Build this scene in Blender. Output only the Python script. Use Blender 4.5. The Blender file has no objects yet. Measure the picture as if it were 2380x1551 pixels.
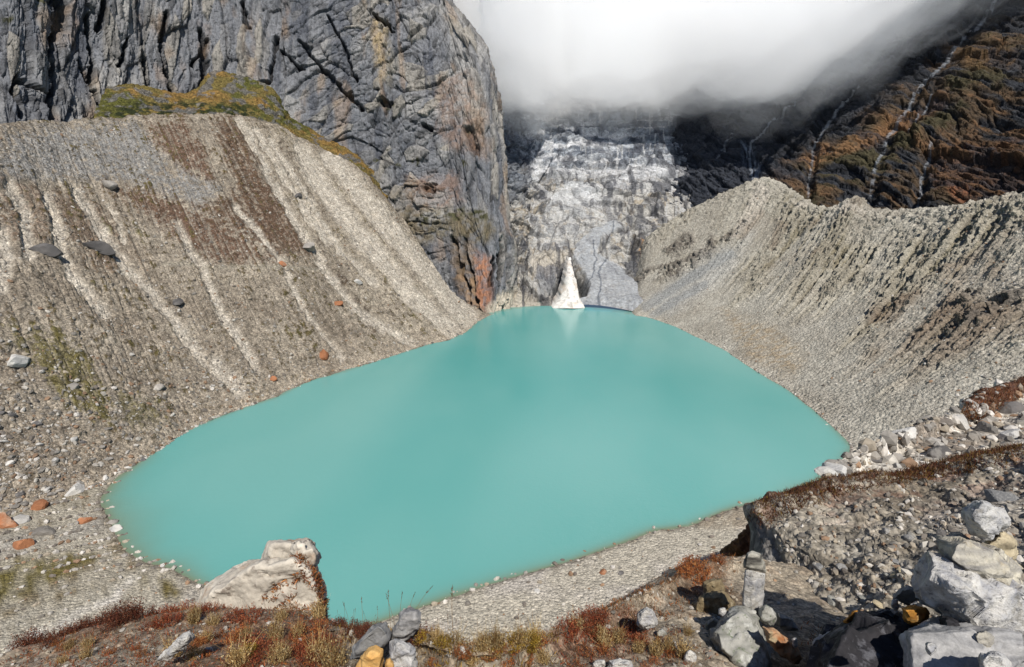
import bpy, bmesh, math, random
import numpy as np
from mathutils import Vector, Matrix

random.seed(7)
RNG = np.random.default_rng(11)
SC = bpy.context.scene
COL = SC.collection

# ------------------------------------------------------------------ camera, sky, sun, exposure
CAM_Z = 100.0                      # eye height above the lake (lake level is z = 0), metres
PITCH = math.radians(13.95)
F, CX, CY = 1190.0, 1190.0, 775.5  # survey picture: 2380 x 1551, 90 degrees wide
cam_d = bpy.data.cameras.new('camera')
cam_d.sensor_width = 36.0
cam_d.lens = 18.0
cam_d.clip_start = 0.1
cam_d.clip_end = 20000.0
cam = bpy.data.objects.new('camera', cam_d)
cam.location = (0, 0, CAM_Z)
cam.rotation_euler = (math.pi / 2 - PITCH, 0, 0)
COL.objects.link(cam)
SC.camera = cam

SUN_ELEV = math.radians(50)
SUN_AZ = (0.24, -1.0)              # direction towards the sun, in plan: behind the viewpoint, a little right
world = bpy.data.worlds.new('World')
SC.world = world
world.use_nodes = True
wn = world.node_tree
sky = wn.nodes.new('ShaderNodeTexSky')
sky.sky_type = 'NISHITA'
sky.sun_disc = False
sky.sun_elevation = SUN_ELEV
sky.sun_rotation = math.atan2(SUN_AZ[0], SUN_AZ[1])
sky.altitude = 4000
wn.links.new(sky.outputs[0], wn.nodes['Background'].inputs[0])
wn.nodes['Background'].inputs[1].default_value = 0.09

sun_d = bpy.data.lights.new('sun', 'SUN')
sun_d.energy = 4.9
sun_d.angle = math.radians(0.5)
sun_d.color = (1.0, 0.95, 0.87)
sun = bpy.data.objects.new('sun', sun_d)
_sv = Vector((SUN_AZ[0], SUN_AZ[1], 0)).normalized() * math.cos(SUN_ELEV) + Vector((0, 0, math.sin(SUN_ELEV)))
sun.rotation_euler = _sv.to_track_quat('Z', 'Y').to_euler()
sun.location = (0, -50, 300)
COL.objects.link(sun)

SC.view_settings.view_transform = 'Standard'
SC.view_settings.look = 'None'
SC.view_settings.exposure = 0.15
SC.view_settings.gamma = 1.0
SC.view_settings.use_curve_mapping = False
SC.render.engine = 'CYCLES'
SC.cycles.use_denoising = True
SC.cycles.max_bounces = 24
SC.cycles.diffuse_bounces = 2
SC.cycles.glossy_bounces = 2
SC.cycles.transparent_max_bounces = 8
SC.cycles.volume_bounces = 20

# ------------------------------------------------------------------ helpers
def lin(c):
    c = np.asarray(c, float) / 255.0
    return np.where(c <= 0.04045, c / 12.92, ((c + 0.055) / 1.055) ** 2.4)

def C(r, g, b, k=0.75):
    return lin((r, g, b)) * k

def ray(px, py):
    x = (np.asarray(px, float) - CX) / F
    y = (CY - np.asarray(py, float)) / F
    s, c = math.sin(PITCH), math.cos(PITCH)
    return x, c + y * s, -s + y * c

def at(px, py, Y=None, Z=None):
    """surveyed point: bearing from the viewpoint plus its distance north (Y) or its height (Z)"""
    x, dy, dz = ray(px, py)
    t = (Y / dy) if Y is not None else (Z - CAM_Z) / dz
    return np.array((x * t, dy * t, CAM_Z + dz * t), float)

def bearing(P):
    """inverse of at(): bearings of world points, used to look up the surveyed ground-cover map"""
    s, c = math.sin(PITCH), math.cos(PITCH)
    X, Y, Z = P[..., 0], P[..., 1], P[..., 2] - CAM_Z
    d = np.maximum(Y * c - Z * s, 1e-3)
    return np.stack((CX + F * X / d, CY - F * (Y * s + Z * c) / d), -1)

def _hash(ix, iy, iz, seed):
    h = (ix.astype(np.uint32) * np.uint32(374761393) + iy.astype(np.uint32) * np.uint32(668265263)
         + iz.astype(np.uint32) * np.uint32(2147483647) + np.uint32((seed * 974634777) & 0xffffffff))
    h = (h ^ (h >> np.uint32(13))) * np.uint32(1274126177)
    h = (h ^ (h >> np.uint32(16))) * np.uint32(2246822519)
    h = h ^ (h >> np.uint32(15))
    return h

def _hf(ix, iy, iz, seed):
    return _hash(ix, iy, iz, seed).astype(np.float32) * np.float32(1.0 / 4294967295.0)

def vnoise(p, seed=0):
    p = np.asarray(p, np.float64)
    f = np.floor(p)
    i = f.astype(np.int64)
    t = (p - f).astype(np.float32)
    t = t * t * t * (t * (t * 6 - 15) + 10)
    out = 0
    for dz in (0, 1):
        wz = t[..., 2] if dz else 1 - t[..., 2]
        for dy in (0, 1):
            wy = t[..., 1] if dy else 1 - t[..., 1]
            for dx in (0, 1):
                wx = t[..., 0] if dx else 1 - t[..., 0]
                out = out + wx * wy * wz * _hf(i[..., 0] + dx, i[..., 1] + dy, i[..., 2] + dz, seed)
    return out * 2 - 1

def fbm(p, octv=4, seed=0, gain=0.5, ridge=False):
    a, s, tot = 1.0, 0, 0
    p = np.asarray(p, np.float64)
    for k in range(octv):
        n = vnoise(p, seed + k * 17)
        if ridge:
            n = 1 - 2 * np.abs(n)
        s = s + a * n
        tot += a
        a *= gain
        p = p * 2.03 + 11.7
    return s / tot

def worley(q, seed=0):
    """2-D cellular noise: F1, F2, cell random 0..1, two more cell randoms, offset to the cell centre"""
    f = np.floor(q).astype(np.int64)
    n = q.shape[:-1]
    F1 = np.full(n, 9.0, np.float32); F2 = np.full(n, 9.0, np.float32)
    ra = np.zeros(n, np.float32); cx = np.zeros(n, np.int64); cy = np.zeros(n, np.int64)
    ox = np.zeros(n, np.float32); oy = np.zeros(n, np.float32)
    zero = np.zeros(n, np.int64)
    for dy in (-1, 0, 1):
        for dx in (-1, 0, 1):
            ix, iy = f[..., 0] + dx, f[..., 1] + dy
            jx = _hf(ix, iy, zero, seed); jy = _hf(ix, iy, zero, seed + 1)
            vx = (ix + jx - q[..., 0]).astype(np.float32); vy = (iy + jy - q[..., 1]).astype(np.float32)
            d = np.sqrt(vx * vx + vy * vy)
            m = d < F1
            F2 = np.where(m, F1, np.minimum(F2, d))
            F1 = np.where(m, d, F1)
            cx = np.where(m, ix, cx); cy = np.where(m, iy, cy)
            ox = np.where(m, vx, ox); oy = np.where(m, vy, oy)
    r0 = _hf(cx, cy, zero, seed + 5); r1 = _hf(cx, cy, zero, seed + 6); r2 = _hf(cx, cy, zero, seed + 7)
    return F1, F2, r0, r1, r2, ox, oy

def blocks(q, seed, tilt=1.0):
    """blocky rock relief: every cell is a tilted facet at its own level, with cracks between"""
    F1, F2, r0, r1, r2, ox, oy = worley(q, seed)
    h = (r0 - 0.5) + tilt * ((r1 - 0.5) * ox + (r2 - 0.5) * oy)
    crack = np.clip(1 - (F2 - F1) / 0.12, 0, 1)
    return h, crack, r0

def smooth(a, b, x):
    t = np.clip((x - a) / (b - a), 0, 1)
    return t * t * (3 - 2 * t)

def seg_dist(q, line):
    d = np.full(q.shape[:-1], 1e9)
    for (x0, y0), (x1, y1) in zip(line[:-1], line[1:]):
        vx, vy = x1 - x0, y1 - y0
        L = vx * vx + vy * vy + 1e-9
        t = np.clip(((q[..., 0] - x0) * vx + (q[..., 1] - y0) * vy) / L, 0, 1)
        d = np.minimum(d, np.hypot(q[..., 0] - x0 - t * vx, q[..., 1] - y0 - t * vy))
    return d

def inside(q, poly):
    x, y = q[..., 0], q[..., 1]
    r = np.zeros(q.shape[:-1], bool)
    n = len(poly)
    for k in range(n):
        x0, y0 = poly[k]; x1, y1 = poly[(k + 1) % n]
        if y0 == y1:
            continue
        c = ((y0 > y) != (y1 > y)) & (x < (x1 - x0) * (y - y0) / (y1 - y0) + x0)
        r ^= c
    return r

def zone(q, poly, soft=8.0):
    d = seg_dist(q, list(poly) + [poly[0]])
    sd = np.where(inside(q, poly), d, -d)
    return smooth(-soft, soft, sd)

def stroke(q, line, w, soft=None):
    d = seg_dist(q, line)
    return 1 - smooth(w * 0.5, w * 1.15 + (soft or 0), d)

def mix(a, b, t):
    t = np.clip(t, 0, 1)[..., None]
    return a * (1 - t) + np.asarray(b, float) * t

def cr1(G, t, axis):
    """Catmull-Rom along an axis of a control grid, t in control-index units"""
    n = G.shape[axis]
    i = np.clip(np.floor(t).astype(int), 0, n - 2)
    f = (t - i)
    Gm = lambda k: np.take(G, np.clip(k, 0, n - 1), axis=axis)
    p1, p2 = Gm(i), Gm(i + 1)
    p0 = np.where(_ex(i == 0, axis, G.ndim), 2 * p1 - p2, Gm(i - 1))
    p3 = np.where(_ex(i == n - 2, axis, G.ndim), 2 * p2 - p1, Gm(i + 2))
    f = _ex(f, axis, G.ndim)
    return 0.5 * (2 * p1 + (p2 - p0) * f + (2 * p0 - 5 * p1 + 4 * p2 - p3) * f ** 2 + (3 * p1 - p0 - 3 * p2 + p3) * f ** 3)

def _ex(a, axis, nd):
    s = [1] * nd
    s[axis] = -1
    return np.asarray(a).reshape(s)

def loft(ctrl, us, vs):
    """ctrl[row][col] -> surface points on the parameter lists us (columns) and vs (rows)"""
    G = np.asarray(ctrl, float)
    return cr1(cr1(G, np.asarray(vs), 0), np.asarray(us), 1)

def params(knots, counts):
    out = []
    for k, (a, b) in enumerate(zip(knots[:-1], knots[1:])):
        out.append(np.linspace(a, b, counts[k], endpoint=False))
    out.append([knots[-1]])
    return np.concatenate(out)

def normals(P):
    du = np.gradient(P, axis=1)
    dv = np.gradient(P, axis=0)
    n = np.cross(du, dv)
    return n / (np.linalg.norm(n, axis=-1, keepdims=True) + 1e-9)

def link(name, me, mats=(), parent=None):
    o = bpy.data.objects.new(name, me)
    COL.objects.link(o)
    for m in mats:
        me.materials.append(m)
    if parent is not None:
        o.parent = parent
    return o

def mesh_np(name, V, faces, color=None, smooth_sh=True):
    """faces: (n,3) or (n,4) int array"""
    me = bpy.data.meshes.new(name)
    V = np.asarray(V, np.float32).reshape(-1, 3)
    faces = np.asarray(faces, np.int32)
    k = faces.shape[1]
    me.vertices.add(len(V)); me.vertices.foreach_set('co', V.ravel())
    me.loops.add(faces.size); me.loops.foreach_set('vertex_index', faces.ravel())
    me.polygons.add(len(faces))
    me.polygons.foreach_set('loop_start', np.arange(0, faces.size, k, dtype=np.int32))
    me.polygons.foreach_set('loop_total', np.full(len(faces), k, np.int32))
    me.polygons.foreach_set('use_smooth', np.full(len(faces), smooth_sh, bool))
    if color is not None:
        c = np.ones((len(V), 4), np.float32)
        c[:, :3] = np.clip(np.asarray(color).reshape(-1, 3), 0.004, 1.0)
        at_ = me.color_attributes.new('Col', 'FLOAT_COLOR', 'POINT')
        at_.data.foreach_set('color', c.ravel())
    me.update(calc_edges=True)
    return me

def grid_faces(nv, nu):
    i = np.arange(nv * nu).reshape(nv, nu)
    return np.stack((i[:-1, :-1], i[:-1, 1:], i[1:, 1:], i[1:, :-1]), -1).reshape(-1, 4)

def patch_faces(P):
    """quads of a surface grid, wound so that its outer side faces the open valley"""
    f = grid_faces(*P.shape[:2])
    n = np.cross(np.gradient(P, axis=1), np.gradient(P, axis=0))
    return f if (n * (np.array((0, 0, CAM_Z)) - P)).sum(-1).mean() > 0 else f[:, ::-1]

def structure(o):
    o['kind'] = 'structure'
    return o

def tag(o, label, cat, group=None, kind=None):
    o['label'] = label
    o['category'] = cat
    if group:
        o['group'] = group
    if kind:
        o['kind'] = kind
    return o

# ------------------------------------------------------------------ materials
def nodes(mat):
    mat.use_nodes = True
    nt = mat.node_tree
    return nt, nt.nodes, nt.links, nt.nodes['Principled BSDF']

def mathn(N, L, op, a, b=None, clamp=False):
    n = N.new('ShaderNodeMath'); n.operation = op; n.use_clamp = clamp
    for k, v in enumerate((a, b)):
        if v is None:
            continue
        if isinstance(v, (int, float)):
            n.inputs[k].default_value = v
        else:
            L.new(v, n.inputs[k])
    return n.outputs[0]

def terrain_mat(name, cells=((1.2, 0.5), (0.35, 0.35)), bump=0.6, bump_scale=1.0, rough=0.92, stretch=(1, 1, 1), grain=0.25):
    """stone-speckled ground: mesh colour times the random tone of stones at several sizes, with their relief"""
    m = bpy.data.materials.new(name)
    nt, N, L, bs = nodes(m)
    bs.inputs['Roughness'].default_value = rough
    bs.inputs['Specular IOR Level'].default_value = 0.2
    att = N.new('ShaderNodeAttribute'); att.attribute_name = 'Col'
    tc = N.new('ShaderNodeTexCoord')
    mp = N.new('ShaderNodeMapping'); mp.inputs['Scale'].default_value = stretch
    L.new(tc.outputs['Object'], mp.inputs['Vector'])
    tone = None
    hgt = None
    for size, amt in cells:
        v = N.new('ShaderNodeTexVoronoi'); v.inputs['Scale'].default_value = 1.0 / size
        L.new(mp.outputs[0], v.inputs['Vector'])
        sep = N.new('ShaderNodeSeparateColor'); L.new(v.outputs['Color'], sep.inputs[0])
        # stone tone: 1-amt .. 1+amt, darker in the gaps between stones
        t = mathn(N, L, 'MULTIPLY_ADD', sep.outputs[0], 2 * amt); N[-1].inputs[2].default_value = 1 - amt
        gap = mathn(N, L, 'MULTIPLY', v.outputs['Distance'], v.outputs['Distance'])
        gap = mathn(N, L, 'MULTIPLY_ADD', gap, -amt * 0.9); N[-1].inputs[2].default_value = 1.0 + amt * 0.2
        t = mathn(N, L, 'MULTIPLY', t, gap)
        tone = t if tone is None else mathn(N, L, 'MULTIPLY', tone, t)
        h = mathn(N, L, 'MULTIPLY', v.outputs['Distance'], -size)
        hh = mathn(N, L, 'MULTIPLY_ADD', sep.outputs[1], size * 0.8); L.new(h, N[-1].inputs[2])
        hgt = hh if hgt is None else mathn(N, L, 'ADD', hgt, hh)
    nz = N.new('ShaderNodeTexNoise'); nz.inputs['Scale'].default_value = 1.0 / (cells[0][0] * 3)
    nz.inputs['Detail'].default_value = 6; nz.inputs['Roughness'].default_value = 0.65
    L.new(mp.outputs[0], nz.inputs['Vector'])
    g = mathn(N, L, 'MULTIPLY_ADD', nz.outputs['Fac'], grain * 4); N[-1].inputs[2].default_value = 1 - grain * 2
    tone = mathn(N, L, 'MULTIPLY', tone, g)
    mul = N.new('ShaderNodeVectorMath'); mul.operation = 'SCALE'
    L.new(att.outputs['Color'], mul.inputs[0]); L.new(tone, mul.inputs['Scale'])
    L.new(mul.outputs[0], bs.inputs['Base Color'])
    if bump > 0:
        hgt = mathn(N, L, 'ADD', hgt, mathn(N, L, 'MULTIPLY', nz.outputs['Fac'], cells[0][0] * 0.8))
        b = N.new('ShaderNodeBump'); b.inputs['Strength'].default_value = bump
        b.inputs['Distance'].default_value = bump_scale
        L.new(hgt, b.inputs['Height']); L.new(b.outputs[0], bs.inputs['Normal'])
    return m

# ------------------------------------------------------------------ shore line of the lake (surveyed, z = 0)
SHORE_PX = [(1130, 736), (1150, 728), (1190, 719), (1225, 714), (1260, 712), (1340, 714), (1420, 723), (1500, 736), (1560, 755), (1620, 782),
            (1700, 822), (1760, 866), (1830, 905), (1880, 944), (1935, 990), (1962, 1018), (1982, 1042), (1960, 1070),
            (1900, 1118), (1790, 1160), (1735, 1172), (1680, 1188), (1600, 1222), (1520, 1232), (1450, 1260), (1330, 1302), (1200, 1340),
            (1060, 1382), (950, 1420), (860, 1452), (700, 1490), (560, 1405), (440, 1345), (400, 1320), (330, 1302), (285, 1275), (262, 1220),
            (233, 1165), (262, 1120), (330, 1070), (400, 1012), (470, 985), (560, 950), (640, 925), (720, 885), (800, 865),
            (900, 832), (1000, 800), (1060, 785), (1098, 764), (1112, 746)]
SHORE = np.array([at(x, y, Z=0.0)[:2] for x, y in SHORE_PX])
_cl = [tuple(p) for p in SHORE] + [tuple(SHORE[0])]

def shore_dist(xy):
    """metres outside the lake (negative inside)"""
    d = seg_dist(xy, _cl)
    return np.where(inside(xy, [tuple(p) for p in SHORE]), -d, d)

# ------------------------------------------------------------------ lake
def lake_mat():
    m = bpy.data.materials.new('milky_lake_water')
    nt, N, L, bs = nodes(m)
    att = N.new('ShaderNodeAttribute'); att.attribute_name = 'Col'
    L.new(att.outputs['Color'], bs.inputs['Base Color'])
    bs.inputs['Roughness'].default_value = 0.17
    bs.inputs['IOR'].default_value = 1.333
    bs.inputs['Specular IOR Level'].default_value = 0.5
    tc = N.new('ShaderNodeTexCoord')
    a = N.new('ShaderNodeTexNoise'); a.inputs['Scale'].default_value = 0.55; a.inputs['Detail'].default_value = 6; a.inputs['Roughness'].default_value = 0.65
    L.new(tc.outputs['Object'], a.inputs['Vector'])
    b = N.new('ShaderNodeTexNoise'); b.inputs['Scale'].default_value = 0.02; b.inputs['Detail'].default_value = 2
    L.new(tc.outputs['Object'], b.inputs['Vector'])
    h = mathn(N, L, 'MULTIPLY', a.outputs['Fac'], b.outputs['Fac'])
    bp = N.new('ShaderNodeBump'); bp.inputs['Strength'].default_value = 0.6; bp.inputs['Distance'].default_value = 0.22
    L.new(h, bp.inputs['Height']); L.new(bp.outputs[0], bs.inputs['Normal'])
    return m

def build_lake():
    az = np.linspace(-62, 46, 420)
    r = 1 / np.linspace(1 / 70.0, 1 / 640.0, 420)
    A, R = np.meshgrid(np.radians(az), r)
    P = np.stack((R * np.sin(A), R * np.cos(A), np.zeros_like(R)), -1)
    d = -shore_dist(P[..., :2])
    col = np.ones(P.shape) * C(82, 164, 160, 0.80)
    n = fbm(P * (0.010, 0.006, 1), 4, 3)
    col = mix(col, C(116, 177, 172, 0.8), 0.5 + 1.0 * n)
    n2 = fbm(P * 0.05, 4, 8)
    # suspended silt stirred up along the shallow near shores
    near = smooth(330, 150, P[..., 1])
    left = smooth(-60, -120, P[..., 0]) * smooth(210, 150, P[..., 1])
    width = 0.8 + 1.0 * near + 3 * left
    silt = np.exp(-np.clip(d, 0, 99) / (width * (1 + 0.5 * n2)))
    col = mix(col, C(128, 132, 100, 0.75), silt * (0.35 + 0.5 * near))
    me = mesh_np('lake', P, patch_faces(P), col)
    structure(link('lake', me, [lake_mat()]))

build_lake()

# ------------------------------------------------------------------ left moraine wall
PAIRS = [  # crest (bearing, northing), foot (bearing, height)
    ((-900, 345, 190), (-700, 1262, 5)), ((-600, 335, 215), (-260, 1225, 3)), ((-300, 318, 265), (60, 1195, 1.5)), ((0, 292, 345), (325, 1074, 0)),
    ((150, 286, 400), (470, 985, 0)), ((300, 274, 440), (600, 936, 0)), ((430, 270, 460), (735, 880, 0)), ((560, 273, 505), (890, 835, 0)),
    ((640, 292, 525), (985, 804, 0)), ((720, 330, 540), (1055, 787, 0)), ((830, 388, 545), (1095, 766, 0)), ((930, 505, 545), (1110, 750, 0)),
    ((1010, 640, 500), (1128, 738, 0)), ((1085, 712, 492), (1150, 730, 0))]

def moraine_rows(pairs, sag=0.05, behind=(-0.35, 0.0)):
    rows = [[], [], [], [], [], []]
    for (cx, cy, Y), (bx, by, z) in pairs:
        c = at(cx, cy, Y=Y); b = at(bx, by, Z=z)
        out = (c - b); out[2] = 0
        L = np.linalg.norm(out)
        o = out / (L + 1e-6)
        rows[0].append(b - o * 14 + (0, 0, -5))
        rows[1].append(b)
        for k, f in ((2, 0.33), (3, 0.67)):
            p = b + (c - b) * f
            p[2] -= sag * L * 4 * f * (1 - f) * 0.6
            rows[k].append(p)
        rows[4].append(c)
        rows[5].append(c + o * 22 + (0, 0, -12))
    return rows

def q_jit(P, amp, scale, seed):
    q = bearing(P)
    q[..., 0] += amp * fbm(P * scale, 3, seed)
    q[..., 1] += amp * fbm(P * scale, 3, seed + 50)
    return q

M_SCREE = terrain_mat('scree', cells=((2.6, 0.16), (0.8, 0.36), (0.35, 0.36)), bump=0.7, bump_scale=0.5, grain=0.26)

def build_left():
    G = moraine_rows(PAIRS)
    us = params(list(range(len(PAIRS))), [50, 110, 130, 110, 110, 110, 100, 100, 70, 60, 60, 50, 40])
    vs = params([0, 1, 4, 5], [12, 420, 25])
    P0 = loft(G, us, vs)
    nrm = normals(P0)
    U = np.broadcast_to(us[None, :], P0.shape[:2]); V = np.broadcast_to(vs[:, None], P0.shape[:2])
    up = smooth(1.0, 1.25, V)
    q = q_jit(P0, 9, 0.06, 21)
    # gullies that carry fresh pale debris down the fall line
    gl = [([(5, 545), (15, 590), (5, 660)], 26), ([(20, 430), (55, 500), (70, 590)], 20), ([(108, 458), (150, 580), (170, 640), (250, 720)], 18), ([(178, 448), (235, 540), (300, 620), (400, 740), (470, 830), (560, 915)], 17),
          ([(260, 480), (285, 560)], 9), ([(408, 520), (470, 620), (510, 720), (560, 790), (600, 860)], 15),
          ([(545, 480), (590, 520), (660, 620), (720, 740), (800, 830)], 8), ([(556, 282), (600, 360), (660, 470), (720, 560), (770, 650), (850, 740), (960, 800)], 13),
          ([(590, 300), (640, 370), (700, 470), (760, 560)], 11), ([(630, 325), (700, 430), (760, 540), (870, 660)], 9), ([(700, 345), (760, 450), (850, 560), (950, 680), (1060, 770)], 30),
          ([(770, 365), (880, 500), (980, 620), (1090, 740)], 34), ([(500, 830), (560, 900)], 14)]
    qf = q.copy(); qf[..., 0] += 7 * fbm(P0 * 0.25, 4, 23); qf[..., 1] += 5 * fbm(P0 * 0.25, 4, 24)
    pale = np.zeros(q.shape[:2])
    for line, w in gl:
        pale = np.maximum(pale, stroke(qf, line, w * 0.8, 2))
    # long thin streaks along the fall line
    st = fbm(np.stack((U * 26, V * 1.3, V * 0), -1), 4, 4)
    st2 = fbm(np.stack((U * 9, V * 0.7, V * 0), -1), 3, 9)
    n1 = fbm(P0 * 0.05, 5, 2)
    n2 = fbm(P0 * 0.35, 4, 6)
    n3 = fbm(P0 * 0.9, 3, 7)
    thin = smooth(0.18, 0.42, fbm(np.stack((U * 34 + 0.8 * n1, V * 1.8 + 0.5 * n1, V * 0), -1), 4, 5)) * smooth(1.25, 1.7, V)
    disp = -0.6 * thin + 0.4 * n3 + 2.2 * n1 + 0.9 * n2 + 0.9 * st * smooth(1.2, 2.5, V) * (0.25 + 0.75 * smooth(3.0, 4.5, U)) - 1.8 * pale + 1.6 * st2 * smooth(1.3, 2.6, V) * (0.3 + 0.7 * smooth(3.0, 4.5, U))
    hb, ck, rb = blocks(P0[..., :2] * 0.22, 31, 1.0)
    rough = np.clip(0.45 + n1, 0, 1)
    disp += (hb * 1.1 - ck * 0.3) * rough
    P = P0 + nrm * (disp * (0.45 + 0.55 * up))[..., None] * smooth(4.9, 4.2, V)[..., None]
    col = np.ones(P.shape) * C(168, 155, 138)
    col = mix(col, C(196, 184, 166), 0.5 + 1.1 * n1)
    col = mix(col, C(120, 108, 92), smooth(0.0, 0.5, n2 + 0.5 * st) * 0.5)
    # dark rubble with low brown scrub on the upper wall
    for poly, c, t in (([(0, 296), (330, 285), (360, 340), (440, 400), (530, 432), (470, 490), (300, 425), (0, 420)], C(164, 163, 161), 0.9),
                       ([(335, 280), (425, 275), (470, 330), (505, 425), (440, 400), (370, 340)], C(112, 80, 62), 0.85),
                       ([(490, 275), (553, 275), (585, 350), (640, 440), (700, 540), (735, 595), (650, 600), (560, 545), (470, 480), (545, 440), (520, 360)], C(108, 82, 64), 0.9),
                       ([(240, 430), (420, 460), (560, 540), (640, 605), (500, 610), (400, 550), (330, 500)], C(114, 84, 66), 0.85),
                       ([(0, 410), (110, 440), (110, 560), (0, 560)], C(125, 92, 70), 0.5),
                       ([(90, 440), (200, 450), (330, 600), (240, 640), (170, 560)], C(112, 84, 64), 0.6),
                       ([(640, 560), (760, 600), (800, 700), (860, 800), (760, 800), (700, 700)], C(120, 108, 92), 0.45),
                       ([(10, 760), (140, 780), (235, 880), (245, 975), (160, 940), (60, 860)], C(116, 108, 52), 0.75),
                       ([(270, 920), (350, 940), (370, 990), (290, 990)], C(112, 108, 62), 0.6)):
        z = zone(q, poly, 34)
        z = smooth(0.30, 1.0, z + 0.75 * (n2 + 0.8 * st + 0.7 * n1 + 0.8 * n3))
        col = mix(col, np.asarray(c) * 1.12, z * t)
    # dark strips between the debris chutes on the right of the wall
    for line, w in (([(655, 335), (705, 430), (770, 525)], 8), ([(700, 345), (745, 430), (800, 520)], 7), ([(620, 320), (690, 455), (745, 560), (820, 700)], 6), ([(745, 560), (830, 700), (870, 760)], 12), ([(800, 430), (900, 560), (960, 640)], 6),
                    ([(560, 300), (640, 440), (700, 540)], 9)):
        z = stroke(q, line, w, 5) * (0.5 + 0.5 * smooth(-0.3, 0.3, n2))
        col = mix(col, C(96, 80, 66), z * 0.8)
    z = zone(q, [(570, 280), (720, 332), (830, 390), (930, 510), (1110, 742), (930, 815), (800, 690), (690, 500)], 25)
    col = mix(col, C(206, 194, 174), z * 0.5 * (1 - smooth(0.0, 0.5, n2)))
    col = mix(col, C(214, 204, 188), thin * 0.32)
    col = mix(col, C(74, 66, 58), smooth(0.42, 0.6, n3 + 0.5 * n2) * 0.6)
    col = mix(col, C(210, 202, 190), smooth(0.42, 0.6, -n3 + 0.3 * n2) * 0.5)
    col = mix(col, C(232, 222, 206), pale * (0.55 + 0.45 * smooth(-0.4, 0.2, n2)))
    col = mix(col, C(196, 188, 170), stroke(q, [(380, 612), (500, 618), (760, 626)], 4, 3) * 0.5)
    d = V - 1.0
    shore = np.exp(-np.clip(d, 0, 9) / 0.11) * smooth(0.93, 1.0, V)
    col = mix(col, C(224, 208, 186), shore * 0.75)
    col = mix(col, C(112, 98, 82), smooth(1.012, 0.99, V))
    col = col * 0.72
    me = mesh_np('left_moraine', P, patch_faces(P), col)
    structure(link('left_moraine_slope', me, [M_SCREE]))
    return P, q, V

LEFT = build_left()

# ------------------------------------------------------------------ right moraine wall
PAIRS_R = [((1470, 600, 690), (1440, 722, -14)), ((1508, 552, 650), (1462, 729, -3)), ((1560, 515, 650), (1475, 732, 0)), ((1650, 468, 640), (1495, 736, 0)), ((1768, 420, 612), (1520, 742, 0)),
           ((1835, 450, 565), (1570, 760, 0)), ((1900, 489, 505), (1620, 784, 0)), ((1945, 480, 480), (1655, 800, 0)), ((1985, 468, 462), (1690, 818, 0)), ((2030, 494, 440), (1725, 842, 0)),
           ((2130, 492, 405), (1775, 874, 0)), ((2250, 478, 365), (1830, 906, 0)), ((2390, 460, 325), (1885, 948, 0)), ((2600, 440, 275), (1930, 988, 0)), ((2900, 425, 225), (1962, 1018, 0)), ((3300, 560, 170), (1980, 1042, 0)), ((3900, 820, 120), (1965, 1066, 0)), ((3600, 1000, 95), (1920, 1106, 0))]

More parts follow.
